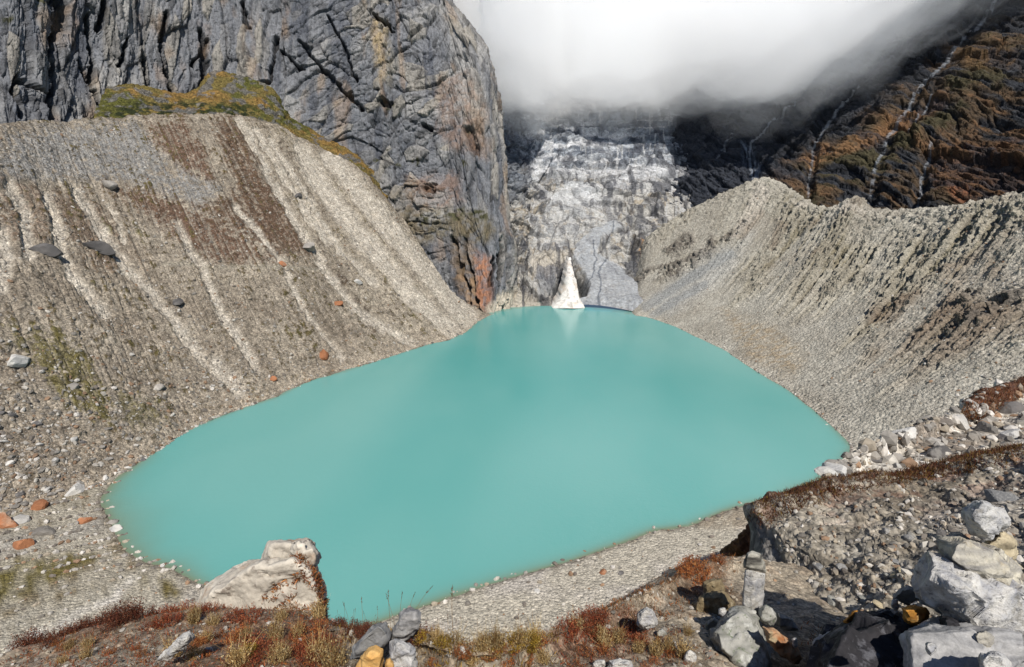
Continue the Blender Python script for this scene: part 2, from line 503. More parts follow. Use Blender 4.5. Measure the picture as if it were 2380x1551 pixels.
def build_right():
    G = moraine_rows(PAIRS_R, sag=0.10)
    us = params(list(range(len(PAIRS_R))), [30, 40, 50, 60, 60, 60, 40, 40, 45, 70, 70, 80, 90, 80, 60, 40, 20])
    vs = params([0, 1, 4, 5], [10, 420, 25])
    P0 = loft(G, us, vs)
    nrm = normals(P0)
    U = np.broadcast_to(us[None, :], P0.shape[:2]); V = np.broadcast_to(vs[:, None], P0.shape[:2])
    q = q_jit(P0, 8, 0.06, 61)
    n1 = fbm(P0 * 0.045, 5, 12)
    n2 = fbm(P0 * 0.3, 4, 16)
    clump = fbm(np.stack((U * 1.6, V * 1.3, V * 0), -1), 4, 13)
    W = np.stack((U * 6.5 + 0.4 * n1 + 0.3 * clump, V * 0.9 + 0.4 * n1, V * 0), -1)
    rib = fbm(W, 4, 14, ridge=True)
    fine = fbm(np.stack((U * 19 + 0.8 * n1, V * 2.2, V * 0), -1), 4, 15, ridge=True)
    upper = smooth(1.7, 3.0, V + 0.9 * fbm(np.stack((U * 2.2, V * 0.4, V * 0), -1), 2, 18)) * smooth(4.6, 3.6, V + 0.3 * n1)
    upper = np.maximum(upper, 0.5 * smooth(2.0, 3.6, V))
    far = smooth(5.5, 3.0, U)
    upper = upper * (1 - 0.55 * far) * (0.25 + 0.9 * smooth(-0.35, 0.25, clump))
    s = 1.0 + 0.0 * U
    disp = 1.0 * n1 + 0.35 * n2 + upper * (3.0 * (rib - 0.2) + 2.3 * (fine - 0.2) + 1.6 * n2)
    hb, ck, rb = blocks(P0[..., :2] * 0.3, 41, 1.0)
    disp += (hb * 0.9 - 0.4 * ck) * smooth(0.0, 0.6, n1 + upper * 0.6)
    disp += smooth(3.2, 4.0, V) * (2.6 * fbm(P0 * 0.14, 5, 17, ridge=True) + 2.0 * n2)
    # bedrock ribs standing out of the debris
    out = np.zeros(q.shape[:2])
    for line, w in (([(1515, 637), (1560, 632), (1605, 618)], 26), ([(1562, 585), (1600, 560)], 24), ([(1655, 560), (1650, 590)], 18), ([(1690, 560), (1730, 520)], 16), ([(1600, 610), (1640, 590)], 12), ([(1470, 650), (1500, 640)], 20),
                    ([(2200, 770), (2260, 745), (2310, 720)], 24), ([(2330, 700), (2380, 670)], 24), ([(2240, 700), (2330, 640)], 14)):
        out = np.maximum(out, stroke(q, line, w * 0.62, 5) * smooth(-0.3, 0.1, n1 + n2 * 0.6))
    disp += out * (1.5 + 4.5 * hb)
    P = P0 + nrm * (disp * (0.4 + 0.6 * smooth(1.0, 1.3, V)))[..., None] * smooth(5.0, 4.6, V)[..., None]
    col = np.ones(P.shape) * C(199, 192, 178)
    col = mix(col, C(178, 170, 156), 0.5 + 1.2 * n1)
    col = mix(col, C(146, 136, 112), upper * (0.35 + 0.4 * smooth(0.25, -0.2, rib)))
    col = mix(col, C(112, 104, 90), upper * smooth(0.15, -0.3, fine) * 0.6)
    col = mix(col, C(110, 82, 62), smooth(0.15, 0.45, fbm(P0 * 0.02, 4, 19)) * upper * 0.5)
    col = mix(col, C(110, 102, 94), out * (0.5 + 0.5 * smooth(-0.3, 0.1, n2)) * 0.85)
    z = zone(q, [(1680, 720), (1800, 760), (1880, 830), (1840, 880), (1730, 830)], 18)
    col = mix(col, C(176, 152, 118), z * (0.3 + 0.6 * smooth(-0.1, 0.3, n2)) * 0.7)
    z = zone(q, [(1500, 700), (1640, 600), (1750, 540), (1700, 640), (1560, 735)], 20)
    col = mix(col, C(190, 190, 188), z * 0.45)
    for line, w in (([(1500, 712), (1600, 650), (1700, 590)], 9), ([(1510, 735), (1640, 660)], 8)):
        col = mix(col, C(150, 152, 152), stroke(q, line, w, 5) * 0.6)
    # pale dust fans below the two notches of the crest
    for poly in ([(1760, 415), (1790, 450), (1755, 520), (1700, 560)], [(1930, 482), (1970, 466), (2015, 492), (1960, 500)], [(1840, 470), (1870, 472), (1900, 490), (1860, 490)]):
        col = mix(col, C(208, 198, 184), zone(q, poly, 8) * 0.7)
    shore = np.exp(-np.clip(V - 1, 0, 9) / 0.05) * smooth(0.95, 1.0, V)
    col = mix(col, C(216, 204, 186), shore * 0.6)
    col = mix(col, C(112, 98, 82), smooth(1.008, 0.99, V))
    col = mix(col, C(86, 78, 68), smooth(0.42, 0.6, fbm(P0 * 0.8, 3, 20)) * 0.5)
    col = col * 1.06 * np.array((0.98, 1.0, 1.02))
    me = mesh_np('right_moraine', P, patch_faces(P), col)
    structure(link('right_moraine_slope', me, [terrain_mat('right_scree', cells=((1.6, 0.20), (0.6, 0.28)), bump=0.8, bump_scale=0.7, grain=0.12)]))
    return P, q, V

RIGHT = build_right()

# ------------------------------------------------------------------ rock walls
def wall_col(pxb, yb, Yb, pxt, yt, Yt, n):
    f = np.linspace(0, 1, n)
    return [at(pxb + (pxt - pxb) * k, yb + (yt - yb) * k, Y=Yb + (Yt - Yb) * k) for k in f]

def wall_list(*pts):
    return [at(x, y, Y=Y) for x, y, Y in pts]

def arc_coords(P):
    """metric (u, v) coordinates along a lofted wall"""
    du = np.linalg.norm(np.diff(P, axis=1), axis=-1); dv = np.linalg.norm(np.diff(P, axis=0), axis=-1)
    u = np.concatenate((np.zeros((P.shape[0], 1)), np.cumsum(du, 1)), 1)
    v = np.concatenate((np.zeros((1, P.shape[1])), np.cumsum(dv, 0)), 0)
    u = np.broadcast_to(u.mean(0), P.shape[:2])
    return u, v

def rock_mat(name, stretch=(1, 1, 0.2), scale=0.25, bump=0.8, dist=2.0, contrast=0.5, vor=0.12, crk=0.35):
    m = bpy.data.materials.new(name)
    nt, N, L, bs = nodes(m)
    bs.inputs['Roughness'].default_value = 0.85
    bs.inputs['Specular IOR Level'].default_value = 0.25
    att = N.new('ShaderNodeAttribute'); att.attribute_name = 'Col'
    tc = N.new('ShaderNodeTexCoord')
    mp = N.new('ShaderNodeMapping'); mp.inputs['Scale'].default_value = stretch
    L.new(tc.outputs['Object'], mp.inputs['Vector'])
    a = N.new('ShaderNodeTexNoise'); a.inputs['Scale'].default_value = scale; a.inputs['Detail'].default_value = 8; a.inputs['Roughness'].default_value = 0.68
    L.new(mp.outputs[0], a.inputs['Vector'])
    b = N.new('ShaderNodeTexNoise'); b.inputs['Scale'].default_value = scale * 1.6; b.inputs['Detail'].default_value = 8; b.inputs['Roughness'].default_value = 0.7
    L.new(tc.outputs['Object'], b.inputs['Vector'])
    v = N.new('ShaderNodeTexVoronoi'); v.feature = 'DISTANCE_TO_EDGE'; v.inputs['Scale'].default_value = vor
    L.new(mp.outputs[0], v.inputs['Vector'])
    crack = mathn(N, L, 'MULTIPLY', v.outputs['Distance'], 14.0, True)
    t = mathn(N, L, 'MULTIPLY_ADD', a.outputs['Fac'], contrast * 3.2); N[-1].inputs[2].default_value = 1 - contrast * 1.6
    t2 = mathn(N, L, 'MULTIPLY_ADD', b.outputs['Fac'], contrast * 2.2); N[-1].inputs[2].default_value = 1 - contrast * 1.1
    t = mathn(N, L, 'MULTIPLY', t, t2)
    t = mathn(N, L, 'MAXIMUM', t, 0.15)
    k = mathn(N, L, 'MULTIPLY_ADD', crack, crk); N[-1].inputs[2].default_value = 1 - crk
    t = mathn(N, L, 'MULTIPLY', t, k)
    mul = N.new('ShaderNodeVectorMath'); mul.operation = 'SCALE'
    L.new(att.outputs['Color'], mul.inputs[0]); L.new(t, mul.inputs['Scale'])
    L.new(mul.outputs[0], bs.inputs['Base Color'])
    h = mathn(N, L, 'ADD', mathn(N, L, 'ADD', a.outputs['Fac'], b.outputs['Fac']), mathn(N, L, 'MULTIPLY', crack, crk * 0.7))
    bp = N.new('ShaderNodeBump'); bp.inputs['Strength'].default_value = bump; bp.inputs['Distance'].default_value = dist
    L.new(h, bp.inputs['Height']); L.new(bp.outputs[0], bs.inputs['Normal'])
    return m

def build_cliff():
    n = 7
    cols = [wall_col(-500, 340, 350, -500, -220, 430, n), wall_col(-250, 330, 385, -250, -220, 455, n), wall_col(0, 325, 400, 0, -220, 470, n), wall_col(130, 320, 440, 130, -220, 510, n),
            wall_col(250, 315, 480, 250, -220, 550, n), wall_col(500, 310, 555, 500, -220, 630, n),
            wall_col(700, 395, 575, 725, -220, 655, n), wall_col(850, 470, 578, 840, -220, 665, n),
            wall_list((960, 620, 550), (955, 520, 563), (948, 400, 578), (942, 280, 595), (936, 150, 612), (930, 0, 635), (915, -220, 665)),
            wall_list((1055, 722, 510), (1050, 600, 530), (1042, 470, 556), (1030, 320, 580), (1018, 170, 603), (985, 0, 638), (920, -220, 670)),
            wall_list((1130, 742, 478), (1130, 610, 512), (1115, 470, 540), (1100, 320, 570), (1078, 170, 597), (1015, 0, 640), (920, -220, 674)),
            wall_list((1178, 724, 500), (1187, 600, 530), (1165, 430, 562), (1149, 260, 592), (1126, 120, 612), (1046, 0, 644), (925, -220, 676)),
            wall_list((1205, 716, 532), (1192, 600, 575), (1166, 430, 610), (1148, 260, 645), (1120, 120, 672), (1040, 0, 710), (920, -220, 740)),
            wall_list((1205, 714, 560), (1185, 600, 640), (1150, 430, 690), (1130, 260, 735), (1090, 120, 770), (1010, 0, 810), (900, -220, 830))]
    G = np.array(cols).transpose(1, 0, 2)
    us = params(list(range(len(cols))), [20, 60, 80, 80, 120, 110, 100, 90, 90, 80, 60, 30, 16])
    vs = params([0, 6], [560])
    P0 = loft(G, us, vs)
    nrm = normals(P0)
    nrm = -nrm if nrm[200, 300, 1] > 0 else nrm
    u, v = arc_coords(P0)
    q = bearing(P0)
    wu = u + 2.2 * fbm(P0 * 0.05, 3, 71)
    wv = v + 5 * fbm(P0 * 0.03, 3, 72)
    # slabs: tall blocky facets at three sizes; on the right half the strata dip to the right
    dip = smooth(560, 800, q[..., 0] + 40 * fbm(P0 * 0.03, 3, 79)) * (1 - smooth(1000, 1090, q[..., 0]))
    s2 = wu * 0.80 - wv * 0.60; t2 = wu * 0.60 + wv * 0.80
    def field(a_, b_):
        f1 = blocks(np.stack((a_ / 24, b_ / 95), -1), 73, 1.3)
        f2 = blocks(np.stack((a_ / 8.5 + 3.3, b_ / 42), -1), 74, 1.4)
        f3 = blocks(np.stack((a_ / 3.2 + 7.3, b_ / 15), -1), 75, 1.5)
        return f1, f2, f3, fbm(np.stack((a_ * 0.16, b_ * 0.035, wu * 0), -1), 5, 77)
    A_, B_ = field(wu, wv), field(s2, t2)
    m_ = lambda i, j: A_[i][j] * (1 - dip) + B_[i][j] * dip
    b1, c1, r1 = m_(0, 0), m_(0, 1), np.where(dip > 0.5, B_[0][2], A_[0][2])
    b2, c2, r2 = m_(1, 0), m_(1, 1), np.where(dip > 0.5, B_[1][2], A_[1][2])
    b3, c3, r3 = m_(2, 0), m_(2, 1), np.where(dip > 0.5, B_[2][2], A_[2][2])
    n1 = fbm(P0 * 0.02, 4, 76)
    n2 = A_[3] * (1 - dip) + B_[3] * dip
    n3 = fbm(P0 * 0.22, 4, 78)
    right = smooth(930, 1010, q[..., 0])
    disp = 6 * n1 + (6.5 * b1 - 1.8 * c1) * (1 - 0.3 * right) + (3.6 * b2 - 1.2 * c2) + (1.9 * b3 - 0.8 * c3) + 1.6 * n2 + 0.9 * n3
    qj = q.copy()
    qj[..., 0] += 10 * fbm(P0 * 0.12, 5, 81); qj[..., 1] += 12 * fbm(P0 * 0.12, 5, 82)
    crk = np.zeros(q.shape[:2])
    for line, w in (([(128, -60), (140, 20), (148, 60)], 30), ([(132, 60), (118, 130), (126, 200), (118, 280)], 13), ([(45, 175), (32, 200), (60, 270)], 10), ([(45, 180), (110, 215)], 7), ([(205, 30), (215, 120), (210, 220)], 8), ([(470, 70), (478, 150), (470, 200)], 12),
                    ([(485, 90), (450, 150)], 8), ([(240, 0), (235, 60)], 10), ([(185, 140), (215, 215), (225, 260)], 7), ([(640, 80), (625, 190)], 7), ([(555, 190), (600, 200), (625, 180)], 8), ([(300, 90), (275, 160)], 5), ([(700, 100), (760, 170), (840, 250)], 6), ([(870, 30), (910, 70)], 5),
                    ([(1090, 300), (1105, 350)], 16), ([(1005, 440), (995, 436)], 14), ([(985, 290), (1000, 300)], 10), ([(900, 240), (880, 235)], 12), ([(1165, 560), (1162, 690)], 9), ([(1075, 560), (1110, 720)], 7), ([(1050, 550), (1090, 700)], 6), ([(650, 110), (700, 160)], 6), ([(560, 0), (575, 60)], 7), ([(385, 30), (375, 120), (400, 215)], 6), ([(330, 120), (345, 220)], 6), ([(760, 30), (800, 110), (830, 190)], 5), ([(1150, 600), (1140, 660)], 7)):
        crk = np.maximum(crk, stroke(qj, line, w * 0.62, 2))
    disp = disp - 9 * crk
    edge = smooth(0, 0.02, v / v.max())
    P = P0 + nrm * disp[..., None]
    col = np.ones(P.shape) * C(124, 126, 132)
    col = mix(col, C(156, 154, 152), smooth(-0.1, 0.5, n1 + 0.6 * (r1 - 0.5)))
    col = mix(col, C(86, 92, 104), smooth(0.0, 0.5, n2 + 0.5 * (r2 - 0.5)) * 0.55)
    col = mix(col, C(170, 160, 142), smooth(0.72, 0.95, r2) * 0.6)
    col = mix(col, C(64, 64, 66), smooth(0.8, 0.98, r3) * 0.6)
    col = mix(col, C(34, 34, 38), np.maximum(crk * 0.9, c1 * 0.5 * (n3 > -0.2)))
    stn = fbm(np.stack((wu * 0.11, wv * 0.012, wu * 0), -1), 4, 83)
    col = mix(col, C(72, 78, 92), smooth(0.1, 0.5, stn) * 0.6)
    col = mix(col, C(168, 130, 84), smooth(0.28, 0.55, fbm(np.stack((wu * 0.05, wv * 0.02, wu * 0), -1), 4, 84)) * 0.35)
    for poly, c, t in (([(872, 30), (888, 40), (890, 170), (882, 190), (868, 120)], C(196, 168, 112), 0.8), ([(893, 60), (910, 110), (905, 210), (895, 160)], C(186, 170, 134), 0.5),
                       ([(1020, 180), (1090, 170), (1130, 260), (1120, 360), (1050, 350), (1010, 300)], C(156, 116, 84), 0.45), ([(940, 410), (1060, 400), (1080, 470), (960, 500)], C(160, 112, 70), 0.45),
                       ([(930, 480), (1130, 490), (1160, 540), (1130, 560), (940, 560)], C(120, 104, 58), 0.6), ([(1100, 590), (1138, 600), (1138, 720), (1108, 715)], C(190, 116, 56), 0.8), ([(1040, 560), (1100, 560), (1110, 720), (1060, 680)], C(140, 112, 74), 0.6),
                       ([(1060, 640), (1095, 640), (1100, 720), (1085, 720)], C(186, 140, 84), 0.55), ([(870, 470), (960, 420), (1000, 560), (940, 560)], C(128, 112, 84), 0.5)):
        z = zone(qj, poly, 14) * (0.35 + 0.65 * smooth(-0.3, 0.2, n3 + n2 * 0.6))
        col = mix(col, c, z * t)
    # tufts of grass on ledges
    for (x, y, r) in ((15, 40, 22), (90, 12, 20), (300, 130, 0), (1070, 275, 16), (1095, 295, 14), (905, 248, 16), (965, 375, 14), (900, 345, 12), (875, 370, 10), (1080, 380, 12), (925, 385, 12), (1060, 500, 26), (1115, 500, 26), (985, 510, 20), (1040, 400, 14)):
        if r:
            z = smooth(r, r * 0.4, np.hypot(qj[..., 0] - x, (qj[..., 1] - y) * 1.4)) * smooth(-0.2, 0.1, n3)
            col = mix(col, C(74, 74, 38), z * 0.9)
    low = zone(qj, [(1140, 700), (1250, 640), (1250, 740), (1110, 745)], 10)
    col = mix(col, C(206, 194, 170), low * 0.8)
    col = (col * 0.75 + 0.25 * col.mean(-1, keepdims=True)) * 1.22
    me = mesh_np('left_cliff', P, patch_faces(P), col)
    structure(link('rock_cliff', me, [rock_mat('cliff_rock', (1, 1, 0.22), 0.3, 0.8, 2.0, 0.42, 0.2, 0.3)]))

build_cliff()

def build_grass_bank():
    low = [(215, 292, 428), (300, 284, 446), (430, 280, 466), (560, 282, 512), (640, 302, 532), (720, 340, 548), (790, 372, 552), (850, 408, 556), (900, 460, 556)]
    top = [(228, 205, 478), (300, 200, 492), (420, 222, 528), (490, 172, 556), (620, 205, 572), (660, 268, 576), (735, 318, 582), (850, 385, 584), (900, 455, 580)]
    r0, r1, r2, r3 = [], [], [], []
    for (a, b, Y), (c, d, Y2) in zip(low, top):
        p = at(a, b, Y=Y); s = at(c, d, Y=Y2)
        r0.append(p + (0, -4, -8)); r1.append(p); r2.append(p + (s - p) * 0.5 + (0, 0, -2.5)); r3.append(s + (0, 10, 4))
    us = params([0, 8], [520]); vs = params([0, 3], [130])
    P0 = loft([r0, r1, r2, r3], us, vs)
    nr = normals(P0)
    nr = -nr if nr[60, 200, 1] > 0 else nr
    n1 = fbm(P0 * 0.06, 5, 91); n2 = fbm(P0 * 0.25, 4, 92); n3 = fbm(P0 * 0.03, 3, 93)
    P = P0 + nr * (3 * n1 + 1.6 * n2)[..., None]
    col = np.ones(P.shape) * C(128, 114, 66)
    col = mix(col, C(150, 120, 68), smooth(-0.1, 0.3, n1))
    col = mix(col, C(98, 98, 48), smooth(0.0, 0.35, n3 + 0.3 * n2))
    q = q_jit(P0, 8, 0.08, 94)
    col = mix(col, C(46, 54, 30), smooth(0.05, 0.3, n2 + 0.2) * zone(q, [(240, 262), (330, 235), (480, 235), (600, 255), (600, 280), (250, 290)], 12) * 0.95)
    col = mix(col, C(120, 118, 116), smooth(0.1, 0.25, fbm(P0 * 0.10, 4, 95)) * 0.85)
    me = mesh_np('bank', P, patch_faces(P), col)
    structure(link('grass_bank', me, [terrain_mat('alpine_turf', cells=((1.8, 0.35), (0.8, 0.3)), bump=0.8, bump_scale=1.2, grain=0.3)]))

build_grass_bank()

def build_headwall():
    Rw = [  # columns by bearing; rows from the lake up
        wall_list((1110, 760, 470), (1110, 640, 560), (1110, 560, 590), (1110, 470, 610), (1110, 400, 640), (1110, 330, 665), (1110, 240, 690), (1110, 120, 740), (1110, -100, 800)),
        wall_list((1165, 725, 505), (1165, 650, 560), (1165, 560, 600), (1160, 470, 635), (1155, 400, 672), (1150, 330, 705), (1150, 240, 740), (1150, 120, 800), (1150, -100, 880)),
        wall_list((1205, 719, 512), (1205, 650, 568), (1205, 560, 618), (1205, 470, 668), (1200, 400, 715), (1195, 330, 762), (1195, 240, 815), (1195, 120, 890), (1195, -100, 990)),
        wall_list((1250, 715, 519), (1250, 645, 574), (1250, 560, 640), (1250, 470, 705), (1250, 400, 762), (1250, 330, 822), (1250, 240, 900), (1250, 120, 980), (1250, -100, 1090)),
        wall_list((1310, 716, 517), (1310, 642, 580), (1310, 560, 652), (1310, 470, 730), (1310, 400, 795), (1310, 330, 858), (1310, 240, 950), (1310, 120, 1035), (1310, -100, 1150)),
        wall_list((1400, 722, 509), (1400, 640, 590), (1400, 560, 655), (1400, 470, 742), (1400, 400, 806), (1400, 330, 872), (1400, 240, 968), (1400, 120, 1050), (1400, -100, 1165)),
        wall_list((1500, 740, 485), (1500, 640, 600), (1500, 560, 662), (1500, 470, 745), (1500, 400, 812), (1500, 330, 872), (1500, 240, 965), (1500, 120, 1045), (1500, -100, 1160)),
        wall_list((1600, 760, 480), (1600, 640, 600), (1600, 560, 665), (1600, 470, 738), (1600, 400, 802), (1600, 330, 860), (1600, 240, 945), (1600, 120, 1020), (1600, -100, 1130)),
        wall_list((1700, 780, 470), (1700, 640, 590), (1700, 560, 655), (1700, 470, 705), (1700, 400, 765), (1700, 330, 820), (1700, 240, 900), (1700, 120, 975), (1700, -100, 1090)),
        wall_list((1850, 800, 470), (1850, 640, 590), (1850, 560, 650), (1850, 470, 690), (1850, 400, 740), (1850, 330, 790), (1850, 240, 860), (1850, 120, 930), (1850, -100, 1040))]
    G = np.array(Rw).transpose(1, 0, 2)
    us = params(list(range(len(Rw))), [20, 60, 90, 110, 130, 130, 110, 90, 40])
    vs = params([0, 6, 7, 8], [560, 40, 20])
    P0 = loft(G, us, vs)
    nrm = normals(P0)
    nrm = -nrm if nrm[200, 300, 1] > 0 else nrm
    u, v = arc_coords(P0)
    q = bearing(P0)
    wz = P0[..., 2] + 7 * fbm(P0 * 0.012, 3, 101) + 2.5 * fbm(P0 * 0.08, 3, 102)
    # ledges: a staircase in height, blocky risers
    st = wz / 15.0
    saw = (st - np.floor(st))
    tread = smooth(0.45, 1.0, saw) - saw
    b1, c1, r1 = blocks(np.stack((u / 40, wz / 20), -1), 103, 1.3)
    b2, c2, r2 = blocks(np.stack(((u + 0.6 * wz) / 15 + 5, wz / 7), -1), 104, 1.4)
    b3, c3, r3 = blocks(np.stack(((u + 0.6 * wz) / 6 + 5, wz / 2.6), -1), 105, 1.5)
    n1 = fbm(P0 * 0.018, 4, 106); n2 = fbm(P0 * 0.07, 4, 107); n3 = fbm(P0 * 0.3, 4, 108)
    qj = q.copy(); qj[..., 0] += 9 * fbm(P0 * 0.05, 3, 109); qj[..., 1] += 9 * fbm(P0 * 0.05, 3, 110)
    wallL = smooth(1240, 1200, q[..., 0] - 0.05 * (q[..., 1] - 400))
    cone = np.zeros(q.shape[:2])
    fan = [(1425, 516), (1450, 540), (1400, 560), (1385, 590), (1440, 625), (1478, 660), (1500, 745), (1330, 725), (1350, 680), (1360, 640), (1335, 590), (1345, 560), (1390, 535)]
    snow_polys = [[(1285, 440), (1345, 420), (1400, 470), (1330, 480), (1270, 480)], [(1345, 285), (1385, 270), (1395, 300), (1370, 330), (1350, 330)], [(1238, 345), (1256, 360), (1262, 420), (1290, 440), (1280, 470), (1240, 400)],
                  [(1300, 262), (1345, 245), (1385, 275), (1370, 285), (1330, 272)], [(1310, 290), (1345, 272), (1365, 288), (1330, 300)], [(1240, 300), (1275, 270), (1310, 300), (1270, 312)], [(1220, 265), (1260, 252), (1262, 262), (1225, 278)], [(1380, 300), (1460, 295), (1470, 350), (1370, 360)], [(1270, 480), (1420, 470), (1440, 520), (1330, 560), (1240, 560), (1230, 500)]]
    snow = np.zeros(q.shape[:2])
    for k, pl in enumerate(snow_polys):
        snow = np.maximum(snow, zone(qj, pl, 7) * (0.85 if k < 7 else 0.5))
    fanm = zone(qj, fan, 13)
    fanm = smooth(0.3, 0.7, fanm + 0.25 * n2)
    calm = np.clip(1 - 0.85 * fanm - 0.6 * snow, 0.1, 1)
    disp = 10 * n1 + calm * (10 * tread * (1 - wallL) + 7 * b1 - 1.5 * c1 + 4.2 * b2 - 0.8 * c2 + 2.2 * b3 - 0.5 * c3 + 2.5 * n2) + 1.0 * n3 * calm + wallL * 5 * fbm(np.stack((u * 0.05 + wz * 0.06, wz * 0.01, u * 0), -1), 4, 111, ridge=True)
    # openings either side of the snow cone; their darkness is painted in as well
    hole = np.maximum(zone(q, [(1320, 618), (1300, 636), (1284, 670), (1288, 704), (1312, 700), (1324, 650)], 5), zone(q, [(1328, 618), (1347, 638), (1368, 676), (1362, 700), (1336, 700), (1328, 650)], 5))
    disp = disp - 9 * hole
    P = P0 + nrm * (disp * smooth(0, 25, v) + 7 * zone(q, fan, 30))[..., None]
    hz = P0[..., 2]
    pale = smooth(185, 95, hz + 40 * n1 + 22 * (r1 - 0.5) + 14 * n2)
    col = np.ones(P.shape) * C(146, 153, 163)  # grey rock; the upper wall's bluish shade is put into this tone
    col = mix(col, C(186, 189, 193), smooth(-0.1, 0.5, n1 + 0.5 * (r1 - 0.5)))
    col = mix(col, C(78, 86, 100), smooth(0.45, 0.85, r2 + 0.5 * n2) * 0.75)
    col = mix(col, C(204, 200, 192), pale * (0.9 - 0.35 * smooth(0.5, 0.9, r2)))
    col = mix(col, C(176, 154, 118), pale * smooth(0.7, 0.95, r3 + 0.4 * n2) * 0.5)
    col = mix(col, C(112, 112, 114), pale * smooth(0.72, 0.95, r2 + 0.5 * n2) * 0.7)
    col = mix(col, C(86, 84, 84), pale * np.maximum(c1, 0.7 * c2) * 0.5)
    col = mix(col, C(226, 228, 230), snow * (0.45 + 0.45 * smooth(-0.2, 0.25, n3)))
    # bands along the ledges, thin pale streaks where water runs
    band = fbm(np.stack((u * 0.012, wz * 0.16, u * 0), -1), 4, 112)
    col = mix(col, C(224, 224, 226), smooth(0.10, 0.4, band) * (1 - 0.6 * pale) * 0.7 * (1 - wallL))
    col = mix(col, C(58, 66, 80), smooth(0.1, 0.45, -band) * (1 - pale) * 0.7)
    vs_ = fbm(np.stack((u * 0.3, wz * 0.02, u * 0), -1), 3, 113)
    col = mix(col, C(205, 205, 205), smooth(0.28, 0.5, vs_) * 0.6 * (1 - wallL))
    dkr = smooth(1540, 1640, qj[..., 0]) * smooth(430, 370, qj[..., 1])
    col = mix(col, C(66, 74, 90), dkr * 0.5)
    col = mix(col, C(108, 116, 128), wallL * smooth(90, 130, hz) * 0.7)  # blue shade of the left side wall, painted into the colour
    col = mix(col, C(186, 190, 195), fanm * (0.8 + 0.4 * n3))
    col = mix(col, C(150, 152, 158), fanm * smooth(0.1, 0.5, n2) * 0.6)
    for line, w in (([(1376, 570), (1385, 640), (1372, 660), (1360, 672)], 1.3), ([(1405, 600), (1395, 640), (1392, 720)], 1.6), ([(1428, 518), (1420, 560)], 1.2)):
        col = mix(col, C(98, 106, 118), stroke(qj, line, w, 1.5) * fanm * 0.7)
    for poly, c, t in (([(1463, 550), (1484, 552), (1484, 600), (1466, 602)], C(72, 68, 66), 0.9), ([(1487, 555), (1505, 570), (1506, 600), (1492, 608)], C(206, 160, 108), 0.9), ([(1232, 590), (1330, 580), (1320, 620), (1240, 640)], C(222, 212, 196), 0.6), ([(1250, 620), (1300, 610), (1290, 660), (1240, 650)], C(96, 104, 122), 0.6), ([(1285, 640), (1300, 650), (1295, 705), (1250, 700), (1245, 660)], C(166, 168, 172), 0.8)):
        col = mix(col, c, zone(qj, poly, 5) * t)
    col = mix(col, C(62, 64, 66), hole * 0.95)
    low = smooth(12, 3, hz)
    col = mix(col, C(206, 196, 178), low * (1 - fanm) * 0.7)
    dk = smooth(0.02, 0.32, fbm(np.stack((u * 0.10 + 0.03 * wz, wz * 0.06, u * 0), -1), 5, 115)) * calm
    col = mix(col, C(74, 76, 84), dk * 0.75)
    col = mix(col, C(48, 50, 56), np.maximum(smooth(0.5, 1, c1), smooth(0.6, 1, c2)) * calm * (n3 > -0.25) * 0.45)
    col = col * (1.30 - 0.22 * pale)[..., None]
    me = mesh_np('headwall', P, patch_faces(P), col)
    structure(link('rock_headwall', me, [rock_mat('headwall_rock', (1, 1, 1.5), 0.26, 1.0, 3.0, 0.6, 0.10, 0.05)]))
    return P, bearing(P), None

HEAD = build_headwall()

